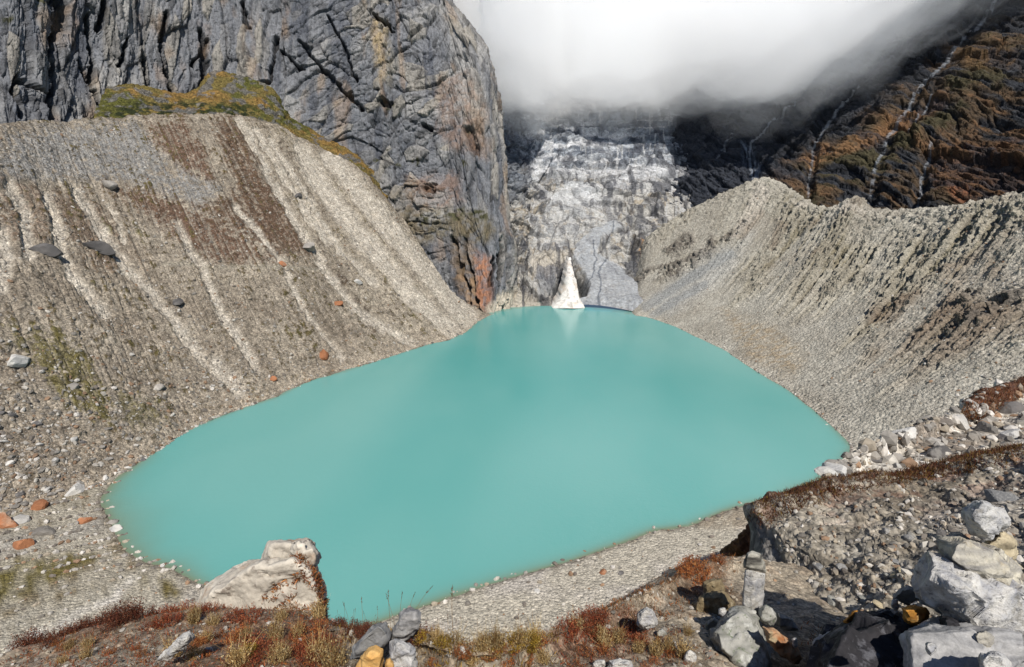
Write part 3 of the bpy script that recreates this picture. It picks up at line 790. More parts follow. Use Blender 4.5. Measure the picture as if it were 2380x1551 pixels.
def build_right_mountain():
    def mcol(px, k):
        ys = (540, 440, 340, 240, 140, 40, -60, -200)
        t = (px - 1550) / 850.0
        Y0 = 700 - 290 * t
        G_ = (62 - 8 * t)
        return [at(px + dx, y, Y=Y0 + 70 * max(0, (1700 - px) / 160) * (0.3 + i * 0.2) + (540 - y) / 100.0 * G_ * (1 + 0.03 * i)) for i, (y, dx) in enumerate(zip(ys, (0,) * 8))]
    cols = [mcol(px, 0) for px in (1540, 1640, 1740, 1850, 1960, 2080, 2200, 2320, 2450, 2600)]
    G = np.array(cols).transpose(1, 0, 2)
    us = params(list(range(len(cols))), [50, 70, 80, 80, 90, 90, 90, 100, 60])
    vs = params([0, 6, 7], [480, 20])
    P0 = loft(G, us, vs)
    nrm = normals(P0)
    nrm = -nrm if nrm[200, 300, 1] > 0 else nrm
    u, v = arc_coords(P0)
    q = bearing(P0)
    wu = u + 10 * fbm(P0 * 0.02, 3, 121); wv = v + 10 * fbm(P0 * 0.02, 3, 122)
    su, sv = wu * 0.86 - wv * 0.5, wu * 0.5 + wv * 0.86      # strata rise to the right
    b1, c1, r1 = blocks(np.stack((su / 75, sv / 26), -1), 123, 1.4)
    b2, c2, r2 = blocks(np.stack((su / 28, sv / 9), -1), 124, 1.3)
    b3, c3, r3 = blocks(np.stack((su / 10, sv / 3.6), -1), 125, 1.2)
    n1 = fbm(P0 * 0.012, 4, 126); n2 = fbm(np.stack((su * 0.025, sv * 0.09, u * 0), -1), 5, 127); n3 = fbm(P0 * 0.2, 4, 128)
    qj = q.copy(); qj[..., 0] += 14 * fbm(P0 * 0.04, 3, 129); qj[..., 1] += 14 * fbm(P0 * 0.04, 3, 130)
    gul = [([(2330, -30), (2270, 60), (2205, 130), (2140, 190), (2105, 260), (2065, 310), (2040, 380), (2010, 470)], 9), ([(2000, 195), (1960, 240), (1915, 290), (1890, 350), (1880, 400), (1875, 470)], 6), ([(1850, 235), (1790, 270), (1745, 320), (1740, 400), (1755, 420)], 6), ([(2165, 330), (2140, 400), (2130, 480)], 7), ([(2180, 210), (2110, 300)], 4), ([(1700, 300), (1660, 360)], 6), ([(1560, 260), (1555, 330), (1530, 420)], 5)]
    g = np.zeros(q.shape[:2])
    for line, w in gul:
        g = np.maximum(g, stroke(qj, line, w * 2.2, 6))
    disp = 13 * n1 + 9 * b1 - 2 * c1 + 4.5 * b2 - 1.5 * c2 + 2.2 * b3 - 0.8 * c3 + 4 * n2 + 1.2 * n3 - 7 * g
    P = P0 + nrm * disp[..., None]
    col = np.ones(P.shape) * C(52, 56, 66)  # dark rock, with the cloud shadow on it also put into the colour
    col = mix(col, C(38, 40, 46), smooth(0.3, 0.8, r2 + 0.4 * n2) * 0.8)
    col = mix(col, C(84, 88, 96), smooth(0.72, 0.95, r3 + 0.3 * n3) * 0.55)
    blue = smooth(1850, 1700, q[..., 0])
    col = mix(col, C(62, 70, 86), blue * 0.6)  # bluish cast of the shaded far end, painted on
    slope = nrm[..., 2]
    gr = smooth(-0.05, 0.32, n2 + 0.5 * n1 + 0.35 * (r1 - 0.5) + 0.1) * zone(qj, [(1770, 440), (1850, 370), (1990, 310), (2110, 200), (2190, 120), (2300, 60), (2500, 40), (3500, 0), (3500, 560), (1800, 560)], 40)
    col = mix(col, C(112, 86, 52), gr * 0.8)
    col = mix(col, C(146, 102, 56), gr * smooth(0.25, 0.6, n2 + 0.3 * n3) * 0.8)
    col = mix(col, C(78, 78, 42), gr * smooth(0.1, 0.4, n1 + 0.3 * n3) * 0.7)
    for poly, c, t in (([(1850, 370), (1900, 350), (1960, 330), (2110, 250), (2110, 290), (1960, 370), (1880, 400)], C(168, 116, 58), 0.75), ([(2050, 300), (2090, 270), (2140, 250), (2210, 220), (2190, 260), (2100, 310)], C(150, 96, 50), 0.5), ([(2200, 120), (2330, 110), (2380, 150), (2260, 170)], C(134, 96, 44), 0.6), ([(2160, 330), (2380, 320), (2380, 420), (2250, 480), (2170, 440)], C(142, 92, 42), 0.5), ([(2200, 420), (2260, 440), (2240, 490), (2210, 470)], C(176, 104, 52), 0.8),
                       ([(1990, 130), (2100, 90), (2130, 110), (2050, 150), (1950, 190)], C(104, 112, 122), 0.55), ([(1785, 400), (1900, 420), (1880, 470), (1800, 450)], C(128, 92, 58), 0.5)):
        col = mix(col, c, zone(qj, poly, 12) * t * (0.3 + 0.7 * smooth(-0.3, 0.15, n3 + n2)))
    for line, w in gul:
        z = stroke(q * 0.6 + qj * 0.4, line, w * 0.40, 1.6) * smooth(-0.5, 0.1, n3 + 0.4 * n2)
        col = mix(col, C(178, 186, 198), z * 0.62)
    fal = zone(qj, [(1725, 330), (1755, 340), (1765, 420), (1740, 425)], 8) * smooth(-0.2, 0.25, fbm(np.stack((u * 0.5, v * 0.06, u * 0), -1), 3, 133))
    col = mix(col, C(150, 166, 190), fal * 0.7)
    g_ = col.mean(-1, keepdims=True)
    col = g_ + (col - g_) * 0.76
    col = col * 0.95 + 0.004
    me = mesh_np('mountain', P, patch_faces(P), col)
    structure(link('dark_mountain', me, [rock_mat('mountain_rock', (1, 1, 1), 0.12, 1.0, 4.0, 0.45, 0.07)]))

build_right_mountain()

# ------------------------------------------------------------------ beach and outlet flat (heightfield over bearing and distance)
def build_beach():
    az = np.linspace(-75, 62, 900)
    r = 1 / np.linspace(1 / 11.0, 1 / 330.0, 640)
    A, R = np.meshgrid(np.radians(az), r)
    P = np.stack((R * np.sin(A), R * np.cos(A), np.zeros_like(R)), -1)
    X, Y = P[..., 0], P[..., 1]
    d = shore_dist(P[..., :2])
    n1 = fbm(P * 0.05, 4, 141); n2 = fbm(P * 0.4, 4, 142); n3 = fbm(P * 1.3, 3, 143)
    z = np.where(d < 0, d * 0.22, np.minimum(d, 35) * 0.12 + np.maximum(d - 35, 0) * 0.03)
    rim = 88 - 6 * smooth(-40, -120, X) + 0.30 * np.clip(X, 0, 200)
    rise = np.maximum(rim - Y + 4 * n1, 0)
    z = z + rise * 1.02 * smooth(0, 25, rise)
    left = smooth(-70, -110, X)
    z = np.minimum(z, np.maximum(92 - 0.80 * R, 22))
    dd = np.clip(d, 0, 40)
    z = z + (0.5 * n1 + 0.35 * n2 * (0.4 + left) + 0.15 * n3) * smooth(-1.5, 3, d) * (0.35 + dd / 30)
    P[..., 2] = z
    q = bearing(P); q[..., 0] += 9 * fbm(P * 0.12, 3, 144); q[..., 1] += 7 * fbm(P * 0.12, 3, 145)
    col = np.ones(P.shape) * C(204, 196, 180)
    col = mix(col, C(214, 206, 196), smooth(-0.2, 0.3, n1) * (1 - left))
    col = mix(col, C(164, 156, 138), left * (0.35 + 0.8 * n1 + 0.3))
    col = mix(col, C(122, 106, 76), left * smooth(0.12, 0.35, n2 + 0.4 * n1) * 0.75)
    for poly, c, t in (([(-200, 1330), (0, 1312), (120, 1290), (235, 1285), (200, 1310), (80, 1370), (0, 1400), (-200, 1440)], C(110, 100, 46), 0.9), ([(370, 1345), (405, 1350), (420, 1395), (380, 1395)], C(112, 98, 40), 0.9), ([(320, 1340), (345, 1345), (350, 1360), (325, 1358)], C(110, 98, 50), 0.8),
                       ([(0, 1440), (250, 1360), (320, 1330), (330, 1345), (240, 1400), (60, 1500), (0, 1540)], C(198, 192, 178), 0.6), ([(250, 1395), (305, 1340), (318, 1345), (280, 1390), (160, 1450), (60, 1500), (10, 1520), (80, 1470)], C(238, 232, 224), 0.85),
                       ([(-200, 1260), (150, 1230), (240, 1190), (250, 1230), (120, 1270), (0, 1290)], C(168, 166, 164), 0.5), ([(1500, 1170), (1750, 1150), (1740, 1230), (1620, 1230)], C(150, 128, 100), 0.5)):
        col = mix(col, c, zone(q, poly, 9) * t * (0.45 + 0.55 * smooth(-0.35, 0.1, n2 + 0.3 * n3)))
    up = smooth(2, 10, rise)
    col = mix(col, C(150, 138, 120), up * 0.8)
    wet = smooth(2.2, 0.0, d + 1.4 * n2)
    col = mix(col, C(104, 94, 80), wet * 0.75)
    me = mesh_np('beach', P, patch_faces(P), col)
    structure(link('beach', me, [terrain_mat('beach_gravel', cells=((0.9, 0.22), (0.4, 0.30)), bump=0.9, bump_scale=0.5, grain=0.12)]))
    return P, q, d

BEACH = build_beach()

# ------------------------------------------------------------------ snow cone at the head of the lake
def build_snow_cone():
    ol = [(1324, 600), (1330, 618), (1333, 640), (1338, 660), (1341, 690), (1349, 714), (1322, 717), (1297, 714), (1308, 690), (1313, 665), (1318, 640), (1321, 615)]
    V, left, right = [], ol[-1:6:-1], ol[1:6]
    ys = np.linspace(598, 717, 80)
    L_ = [(1323, 596), (1317, 622), (1313, 642), (1307, 665), (1299, 690), (1282, 716)]
    R_ = [(1325, 596), (1331, 622), (1337, 642), (1342, 660), (1348, 690), (1364, 716)]
    rows = []
    for y in ys:
        xl = np.interp(y, [p[1] for p in L_], [p[0] for p in L_]); xr = np.interp(y, [p[1] for p in R_], [p[0] for p in R_])
        c = (xl + xr) / 2
        base = (0, np.interp(y, [600, 640, 716], [562, 534, 511]))
        row = []
        for f in np.linspace(-1, 1, 25):
            p = at(c + f * (xr - xl) / 2, y, Y=base[1] - 7.0 * (1 - f * f) * smooth(596, 650, y))
            row.append(p)
        rows.append(row)
    P = np.array(rows)
    n = fbm(P * 0.25, 4, 150)
    P[..., 1] += 1.2 * n
    P[..., 0] += 1.3 * fbm(P * 0.2, 4, 152)
    P[:, 0, 1] += 25; P[:, -1, 1] += 25
    col = np.ones(P.shape) * C(234, 230, 224, 0.8)
    col = mix(col, C(206, 190, 172), smooth(0.0, 0.4, fbm(P * 0.15, 4, 151)) * 0.7)
    col = mix(col, C(150, 140, 130), smooth(0.2, 0.5, fbm(P * 0.3, 4, 153)) * 0.6)
    me = mesh_np('snow_cone', P, patch_faces(P), col)
    o = link('snow_cone', me, [terrain_mat('old_snow', cells=((1.2, 0.08), (0.5, 0.08)), bump=0.3, bump_scale=0.4, grain=0.06)])
    tag(o, 'white snow cone at the head of the lake between two dark hollows', 'snow cone')

def nearest_h(S, px, py):
    d = (S[1][..., 0] - px) ** 2 + (S[1][..., 1] - py) ** 2
    return S[0][np.unravel_index(np.argmin(d), d.shape)]

build_snow_cone()

# ------------------------------------------------------------------ cloud bank filling the head of the valley
def cloud_layer(name, drop, dens, parent=None, seed=201, amp=1.0):
    nx, ny = 150, 90
    xs = np.linspace(-420, 900, nx); ys = np.linspace(640 - 0.8 * drop, 1290, ny)
    X, Y = np.meshgrid(xs, ys)
    fr = 190 * smooth(360, 220, X) * smooth(0, 90, X) * (1290 - Y) / 650
    Y = Y + fr
    B = np.interp(X, [-420, -60, 0, 50, 120, 220, 320, 400, 490, 565, 640, 760, 900], [250, 240, 230, 230, 250, 252, 240, 272, 316, 372, 430, 520, 600])
    p = np.stack((X, Y, X * 0), -1)
    B = B + amp * (34 * fbm(p * 0.011, 4, seed) + 14 * fbm(p * 0.035, 3, seed + 1)) + 10 - drop * (1 + 0.45 * smooth(250, 500, X))
    T = B + 80 + 0.3 * fr + 2 * drop + 90 * smooth(150, -50, X) + 130 * smooth(-40, -200, X) + 0.34 * (Y - 640) + 70 * fbm(p * 0.008, 3, seed + 2)
    T = np.maximum(T, B + 60)
    rim = smooth(0, 1, np.minimum((Y - fr - ys[0]) / 130, 1)) * smooth(900, 780, X)
    T = B + (T - B) * (0.04 + 0.96 * rim)
    V = np.concatenate((np.stack((X, Y, B), -1).reshape(-1, 3), np.stack((X, Y, T), -1).reshape(-1, 3)))
    n = nx * ny
    f = grid_faces(ny, nx)
    i = np.arange(n).reshape(ny, nx)
    loop = np.concatenate((i[0, :-1], i[:-1, -1], i[-1, :0:-1], i[:0:-1, 0]))
    nxt = np.roll(loop, -1)
    side = np.stack((loop, nxt, nxt + n, loop + n), -1)
    me = mesh_np(name, V, np.concatenate((f[:, ::-1], f + n, side)), None)
    m = bpy.data.materials.new(name + '_vapour')
    m.use_nodes = True
    nt = m.node_tree
    nt.nodes.remove(nt.nodes['Principled BSDF'])
    vs = nt.nodes.new('ShaderNodeVolumeScatter')
    vs.inputs['Color'].default_value = (0.905, 0.94, 0.975, 1)
    vs.inputs['Density'].default_value = dens
    vs.inputs['Anisotropy'].default_value = 0.0
    nt.links.new(vs.outputs[0], nt.nodes['Material Output'].inputs['Volume'])
    return link(name, me, [m], parent)

def build_cloud():
    o = cloud_layer('cloud', 0, 0.0075, seed=201)
    tag(o, 'thick white cloud bank filling the head of the valley', 'cloud')
    o['kind'] = 'stuff'
    for k, (drop, dens) in enumerate(((-34, 0.006), (6, 0.0030), (14, 0.0024), (22, 0.0018), (30, 0.0012))):
        cloud_layer('veil', drop, dens, o, seed=231 + 20 * k, amp=(1, 1.9, 1.6, 2.2, 2.4)[k])

build_cloud()

# ------------------------------------------------------------------ the crest the viewpoint stands on
def nearest(S, px, py):
    P, q = S[0], S[1]
    d = (q[..., 0] - px) ** 2 + (q[..., 1] - py) ** 2
    return P[np.unravel_index(np.argmin(d), d.shape)]

M_SOIL = terrain_mat('crest_soil', cells=((0.07, 0.35), (0.022, 0.38)), bump=0.9, bump_scale=0.03, grain=0.22)
M_TILL = terrain_mat('till', cells=((0.22, 0.28), (0.07, 0.36)), bump=0.9, bump_scale=0.10, grain=0.2)
M_BOULDERY = terrain_mat('bouldery_till', cells=((0.8, 0.32), (0.28, 0.34)), bump=0.9, bump_scale=0.3, grain=0.2)

EDGE = [(-400, 1590, 4.4, 2.7), (-150, 1545, 4.8, 2.7), (0, 1514, 5.0, 2.6), (120, 1480, 5.2, 2.6), (230, 1446, 5.4, 2.5), (330, 1424, 5.5, 2.5), (450, 1408, 5.7, 2.4), (560, 1404, 5.7, 2.4), (680, 1408, 5.4, 2.4), (755, 1432, 4.9, 2.3),
        (805, 1452, 4.4, 2.3), (880, 1452, 3.9, 2.2), (960, 1462, 3.4, 2.2), (1060, 1497, 3.0, 2.2), (1180, 1492, 3.0, 2.2), (1290, 1456, 3.6, 2.3), (1400, 1404, 4.3, 2.4), (1500, 1354, 5.0, 2.5), (1620, 1300, 6.0, 2.6), (1720, 1285, 6.6, 2.7),
        (1850, 1310, 6.4, 2.7), (2000, 1360, 5.8, 2.5), (2200, 1400, 4.9, 2.4), (2450, 1430, 4.2, 2.3), (2750, 1430, 3.8, 2.2)]

def build_crest():
    rows = [[], [], [], [], [], [], []]
    for px, py, Y, Yb in EDGE:
        e = at(px, py, Y=Y)
        b = at(px, 1640, Y=Yb)
        rows[0].append(at(px, 2050, Y=1.15))
        rows[1].append(b)
        for k, f in ((2, 0.4), (3, 0.75)):
            p = b + (e - b) * f
            p[2] -= 0.10 * f * (1 - f) * 4
            rows[k].append(p)
        rows[4].append(e)
        rows[5].append(e + (0, 1.6, -2.0)); rows[6].append(e + (0, 7, -11))
    n = len(EDGE) - 1
    us = params([0, n], [1000]); vs = params([0, 1, 4, 6], [30, 330, 50])
    P0 = loft(rows, us, vs)
    nr = normals(P0)
    nr = -nr if nr[100, 500, 2] < 0 else nr
    n1 = fbm(P0 * 0.8, 4, 301); n2 = fbm(P0 * 4, 4, 302); n3 = fbm(P0 * 14, 3, 303)
    hb, ck, rb = blocks(P0[..., :2] * 9, 304, 1.0)
    disp = -0.075 + 0.05 * n1 + 0.035 * n2 + 0.012 * n3 + 0.02 * hb * (rb > 0.5)
    P = P0 + nr * disp[..., None]
    q = bearing(P0); q[..., 0] += 16 * n2; q[..., 1] += 12 * fbm(P0 * 4, 3, 305)
    col = np.ones(P.shape) * C(166, 154, 136)
    col = mix(col, C(172, 156, 136), smooth(-0.1, 0.4, n2))
    col = mix(col, C(96, 78, 60), smooth(0.1, 0.5, -n1 + 0.3 * n3) * 0.7)
    for poly, c, t in (([(30, 1490), (230, 1430), (340, 1410), (520, 1400), (760, 1420), (760, 1480), (500, 1480), (340, 1470), (200, 1500), (80, 1540)], C(104, 64, 44), 0.6),
                       ([(340, 1551), (450, 1470), (620, 1460), (760, 1470), (800, 1551)], C(120, 76, 48), 0.5), ([(1290, 1430), (1500, 1400), (1530, 1480), (1420, 1530), (1300, 1500)], C(110, 62, 40), 0.6),
                       ([(940, 1480), (1260, 1480), (1250, 1520), (960, 1520)], C(132, 100, 52), 0.6), ([(1560, 1290), (1700, 1270), (1690, 1380), (1600, 1370)], C(116, 76, 46), 0.7), ([(80, 1520), (330, 1500), (330, 1560), (60, 1570)], C(170, 160, 144), 0.6)):
        col = mix(col, c, zone(q, poly, 14) * t * (0.4 + 0.6 * smooth(-0.3, 0.2, n2)))
    me = mesh_np('crest', P, patch_faces(P), col)
    structure(link('crest_ground', me, [M_SOIL]))
    return P, bearing(P), None

CREST = build_crest()

def build_spur():
    cols = [((1775, 1230, 11.0), (1760, 1420, 9.5)), ((1738, 1190, 8.9), (1708, 1420, 7.4)), ((1752, 1176, 8.2), (1722, 1440, 6.2)), ((1785, 1162, 8.3), (1800, 1455, 5.6)), ((1850, 1138, 8.5), (1880, 1460, 5.1)), ((1940, 1114, 8.8), (1990, 1455, 4.7)), ((2060, 1096, 9.0), (2100, 1440, 4.4)),
            ((2200, 1073, 9.0), (2230, 1450, 4.1)), ((2395, 1030, 8.5), (2420, 1490, 3.7)), ((2700, 975, 7.4), (2700, 1500, 3.1))]
    rows = [[], [], [], [], [], []]
    for ci, ((a, b, Y), (c, d, Y2)) in enumerate(cols):
        t = at(a, b, Y=Y); s = at(c, d, Y=Y2)
        rows[0].append(s + (0, -0.4, -0.8)); rows[1].append(s)
        for k, f in ((2, 0.35), (3, 0.72)):
            p = s + (t - s) * f
            p += np.array((0, -0.25, 0.22)) * 4 * f * (1 - f)
            rows[k].append(p)
        rows[4].append(t); rows[5].append(t + ((1.4, 0.1, -2.0) if ci < 2 else (1.0, 1.0, -2.5) if ci == 2 else (0.4, 2.5, -3.0)))
    n = len(cols) - 1
    us = params(list(range(n + 1)), [30, 40, 60, 80, 100, 110, 120, 140, 60]); vs = params([0, 1, 4, 5], [15, 420, 25])
    P0 = loft(rows, us, vs)
    nr = normals(P0)
    nr = -nr if nr[200, 400, 1] > 0 else nr
    n1 = fbm(P0 * 0.7, 4, 311); n2 = fbm(P0 * 3, 4, 312); n3 = fbm(P0 * 10, 3, 313)
    hb, ck, rb = blocks(np.stack((P0[..., 0] * 5 + n2, P0[..., 2] * 5), -1), 314, 1.0)
    h2, c2, r2 = blocks(np.stack((P0[..., 0] * 12 + n2, P0[..., 2] * 12), -1), 315, 1.0)
    disp = 0.16 * n1 + 0.10 * n2 + 0.03 * n3 + 0.09 * hb * (rb > 0.55) + 0.04 * h2 * (r2 > 0.5)
    U = np.broadcast_to(us[None, :], P0.shape[:2]); V = np.broadcast_to(vs[:, None], P0.shape[:2])
    q = bearing(P0); q[..., 0] += 14 * n2; q[..., 1] += 10 * fbm(P0 * 3, 3, 316)
    slab = zone(q, [(1700, 1430), (1715, 1260), (1740, 1190), (1775, 1215), (1800, 1250), (1815, 1300), (1830, 1350), (1900, 1420), (1900, 1460), (1700, 1460)], 8)
    disp = (disp * (1 - 0.6 * slab) + slab * (0.10 * n1 + 0.12)) * (0.1 + 0.9 * smooth(0.8, 2.4, U))
    P = P0 + nr * disp[..., None]
    col = np.ones(P.shape) * C(170, 161, 146)
    col = mix(col, C(192, 184, 170), smooth(0, 0.4, n2))
    col = mix(col, C(118, 104, 86), smooth(0.1, 0.5, n1 - 0.3 * n2) * 0.6)
    col = mix(col, C(176, 168, 158), zone(q, [(2120, 1160), (2260, 1120), (2380, 1080), (2400, 1300), (2200, 1300), (2160, 1230)], 20) * 0.5)
    col = mix(col, C(124, 121, 118), slab * 0.9)
    top = smooth(3.55, 3.8, V + 0.25 * n2 + 0.12 * n1) * (1 - 0.6 * smooth(1.0, 0.0, U - 1.2))
    col = mix(col, C(98, 58, 38), top * 0.9)
    col = mix(col, C(122, 96, 46), top * smooth(0.05, 0.3, n2) * 0.8)
    patch = smooth(0.12, 0.35, n2 + 0.25 * n1) * smooth(2.2, 3.4, V) * (1 - slab)
    col = mix(col, C(112, 66, 44), patch * 0.6)
    me = mesh_np('spur', P, patch_faces(P), col)
    structure(link('till_spur', me, [M_TILL]))
    return P, bearing(P), V

SPUR = build_spur()

def build_boulder_slope():
    cols = [((1895, 1135, 21.7), (1870, 1180, 19)), ((1925, 1105, 23.9), (1920, 1180, 19)), ((1985, 1058, 28.2), (1990, 1170, 19.6)), ((2060, 1022, 32.6), (2060, 1150, 20.5)), ((2150, 988, 38), (2150, 1140, 21.0)), ((2245, 952, 46), (2250, 1120, 22.5)),
            ((2300, 926, 53), (2310, 1105, 23.5)), ((2395, 890, 66), (2400, 1090, 24.5)), ((2700, 790, 80), (2700, 1040, 28))]
    rows = [[], [], [], [], [], []]
    for (a, b, Y), (c, d, Y2) in cols:
        t = at(a, b, Y=Y); s = at(c, d, Y=Y2)
        rows[0].append(s + (0, -1.5, -3)); rows[1].append(s)
        for k, f in ((2, 0.35), (3, 0.7)):
            p = s + (t - s) * f
            p[2] -= 0.5 * 4 * f * (1 - f)
            rows[k].append(p)
        rows[4].append(t); rows[5].append(t + (-1, 8, -14))
    n = len(cols) - 1
    us = params([0, n], [420]); vs = params([0, 1, 4, 5], [10, 260, 20])
    P0 = loft(rows, us, vs)
    nr = normals(P0); nr = -nr if nr[100, 200, 2] < 0 else nr
    n1 = fbm(P0 * 0.16, 4, 321); n2 = fbm(P0 * 0.8, 4, 322)
    hb, ck, rb = blocks(P0[..., :2] * 0.9, 323, 1.0)
    V = np.broadcast_to(vs[:, None], P0.shape[:2])
    q = bearing(P0); q[..., 0] += 10 * n2; q[..., 1] += 8 * fbm(P0 * 0.8, 3, 324)
    lip = zone(q, [(2235, 970), (2250, 930), (2300, 905), (2420, 860), (2420, 905), (2320, 945), (2270, 970)], 7)
    disp = -0.2 + 0.35 * n1 + 0.2 * n2 + 0.3 * hb * (rb > 0.6) + lip * 0.8
    P = P0 + nr * disp[..., None]
    col = np.ones(P.shape) * C(210, 202, 190)
    col = mix(col, C(220, 214, 204), smooth(0, 0.4, n2))
    col = mix(col, C(124, 104, 84), smooth(0.1, 0.4, n1) * 0.6)
    col = mix(col, C(100, 62, 40), lip * 0.95)
    me = mesh_np('bslope', P, patch_faces(P), col)
    structure(link('bouldery_slope', me, [M_BOULDERY]))
    return P, bearing(P), V

BSLOPE = build_boulder_slope()

# ------------------------------------------------------------------ rock materials
def stone_mat(name, base, second, lichen=None, bands=0.0, band_scale=14.0, scale=10.0, rough=0.8, vary=0.0, bump=0.5, dist=0.02, spots=None, amount=0.5):
    """rock with mineral mottling, optional foliation bands, lichen patches and dark spots"""
    m = bpy.data.materials.new(name)
    nt, N, L, bs = nodes(m)
    bs.inputs['Roughness'].default_value = rough
    bs.inputs['Specular IOR Level'].default_value = 0.3
    tc = N.new('ShaderNodeTexCoord')
    info = N.new('ShaderNodeObjectInfo')
    off = N.new('ShaderNodeVectorMath'); off.operation = 'ADD'
    sc_ = N.new('ShaderNodeVectorMath'); sc_.operation = 'SCALE'; sc_.inputs[0].default_value = (17, 31, 23)
    L.new(info.outputs['Random'], sc_.inputs['Scale'])
    L.new(tc.outputs['Object'], off.inputs[0]); L.new(sc_.outputs[0], off.inputs[1])
    def noise(s, d=6, r=0.62):
        n = N.new('ShaderNodeTexNoise'); n.inputs['Scale'].default_value = s; n.inputs['Detail'].default_value = d; n.inputs['Roughness'].default_value = r
        L.new(off.outputs[0], n.inputs['Vector'])
        return n.outputs['Fac']
    def mixc(f, a, b):
        x = N.new('ShaderNodeMix'); x.data_type = 'RGBA'
        L.new(f, x.inputs[0])
        for k, v in ((6, a), (7, b)):
            if isinstance(v, (tuple, list, np.ndarray)):
                x.inputs[k].default_value = (*[float(t) for t in v], 1)
            else:
                L.new(v, x.inputs[k])
        return x.outputs[2]
    def ramp(f, a, b):
        r = N.new('ShaderNodeMapRange'); r.inputs[1].default_value = a; r.inputs[2].default_value = b
        L.new(f, r.inputs[0])
        return r.outputs[0]
    n1 = noise(scale); n2 = noise(scale * 4, 5, 0.7)
    f = ramp(n1, 0.5 - 0.16, 0.5 + 0.16)
    if bands:
        mp = N.new('ShaderNodeMapping'); mp.inputs['Rotation'].default_value = (0.5, 0.35, 0.9); mp.inputs['Scale'].default_value = (0.12, 0.35, 1.0)
        L.new(off.outputs[0], mp.inputs['Vector'])
        w = N.new('ShaderNodeTexNoise'); w.inputs['Scale'].default_value = band_scale * 2.2; w.inputs['Detail'].default_value = 5; w.inputs['Distortion'].default_value = 0.6
        L.new(mp.outputs[0], w.inputs['Vector'])
        wf = ramp(w.outputs['Fac'], 0.36, 0.64)
        f = mathn(N, L, 'MULTIPLY_ADD', wf, bands); L.new(mathn(N, L, 'MULTIPLY', ramp(n1, 0.3, 0.7), 1 - bands), [x for x in N if x.type == 'MATH' and x.outputs[0] == f][0].inputs[2])
    c = mixc(f, base, second)
    if lichen is not None:
        c = mixc(mathn(N, L, 'MULTIPLY', ramp(noise(scale * 0.8), 0.55, 0.64), amount), c, lichen)
    if spots is not None:
        c = mixc(mathn(N, L, 'MULTIPLY', ramp(noise(scale * 2.4), 0.58, 0.66), 0.8), c, spots)
    mul = N.new('ShaderNodeVectorMath'); mul.operation = 'SCALE'
    t = mathn(N, L, 'MULTIPLY_ADD', n2, 1.7); N[-1].inputs[2].default_value = 0.30
    if vary:
        t = mathn(N, L, 'MULTIPLY', t, mathn(N, L, 'MULTIPLY_ADD', info.outputs['Random'], vary))
        [x for x in N if x.type == 'MATH'][-2].inputs[2].default_value = 1 - vary / 2
    L.new(c, mul.inputs[0]); L.new(t, mul.inputs['Scale'])
    L.new(mul.outputs[0], bs.inputs['Base Color'])
    h = mathn(N, L, 'ADD', n1, mathn(N, L, 'MULTIPLY', n2, 0.35))
    b = N.new('ShaderNodeBump'); b.inputs['Strength'].default_value = bump; b.inputs['Distance'].default_value = dist
    L.new(h, b.inputs['Height']); L.new(b.outputs[0], bs.inputs['Normal'])
    return m

R_WHITE = stone_mat('white_quartz', C(224, 220, 212), C(158, 158, 162), C(140, 132, 116), scale=10, spots=C(98, 98, 100), bump=0.9, dist=0.03)
R_BAND = stone_mat('banded_gneiss', C(214, 206, 186), C(116, 114, 116), C(190, 172, 136), bands=0.7, bump=0.9, dist=0.03, band_scale=6, scale=7, amount=0.4)
R_GREY = stone_mat('grey_granite', C(150, 149, 147), C(112, 112, 114), C(186, 186, 182), scale=9)
R_FOL = stone_mat('foliated_slate', C(178, 176, 174), C(118, 118, 120), bands=0.75, band_scale=11, scale=9)
R_DARK = stone_mat('dark_lichened_rock', C(52, 50, 54), C(30, 30, 34), C(112, 112, 118), scale=12, amount=0.6)
R_GREEN = stone_mat('lichened_rock', C(176, 174, 168), C(120, 120, 112), C(216, 216, 210), scale=11, spots=C(96, 108, 80))
R_TAN = stone_mat('tan_rock', C(206, 192, 162), C(160, 146, 120), C(120, 110, 92), scale=9, bands=0.35, band_scale=8)
R_YEL = stone_mat('ochre_stone', C(226, 184, 118), C(196, 146, 80), C(236, 214, 170), scale=9)
R_OCH = stone_mat('rusty_ochre_stone', C(196, 140, 60), C(132, 88, 40), C(214, 180, 120), scale=12)
R_CONG = stone_mat('conglomerate', C(150, 134, 104), C(108, 94, 72), C(190, 178, 150), scale=16, spots=C(80, 68, 52))
R_KNOB = stone_mat('weathered_pale_rock', C(214, 206, 192), C(180, 172, 160), C(150, 112, 76), scale=3.0, spots=C(128, 116, 106), dist=0.04, amount=0.5)
R_STRIPE = stone_mat('black_and_white_gneiss', C(188, 184, 172), C(44, 42, 42), bands=0.8, band_scale=9, scale=10)
F_GREY = stone_mat('scree_boulder', C(158, 152, 144), C(118, 114, 110), C(190, 184, 174), scale=0.9, vary=0.7, dist=0.3)
F_WHITE = stone_mat('pale_boulder', C(216, 212, 204), C(172, 170, 168), scale=0.8, vary=0.4, dist=0.3)
F_ORANGE = stone_mat('rusty_boulder', C(176, 120, 84), C(140, 92, 64), C(170, 150, 130), scale=0.7, vary=0.4, dist=0.3)
F_DARK = stone_mat('dark_boulder', C(112, 108, 106), C(80, 78, 78), C(150, 146, 140), scale=0.8, vary=0.6, dist=0.3)

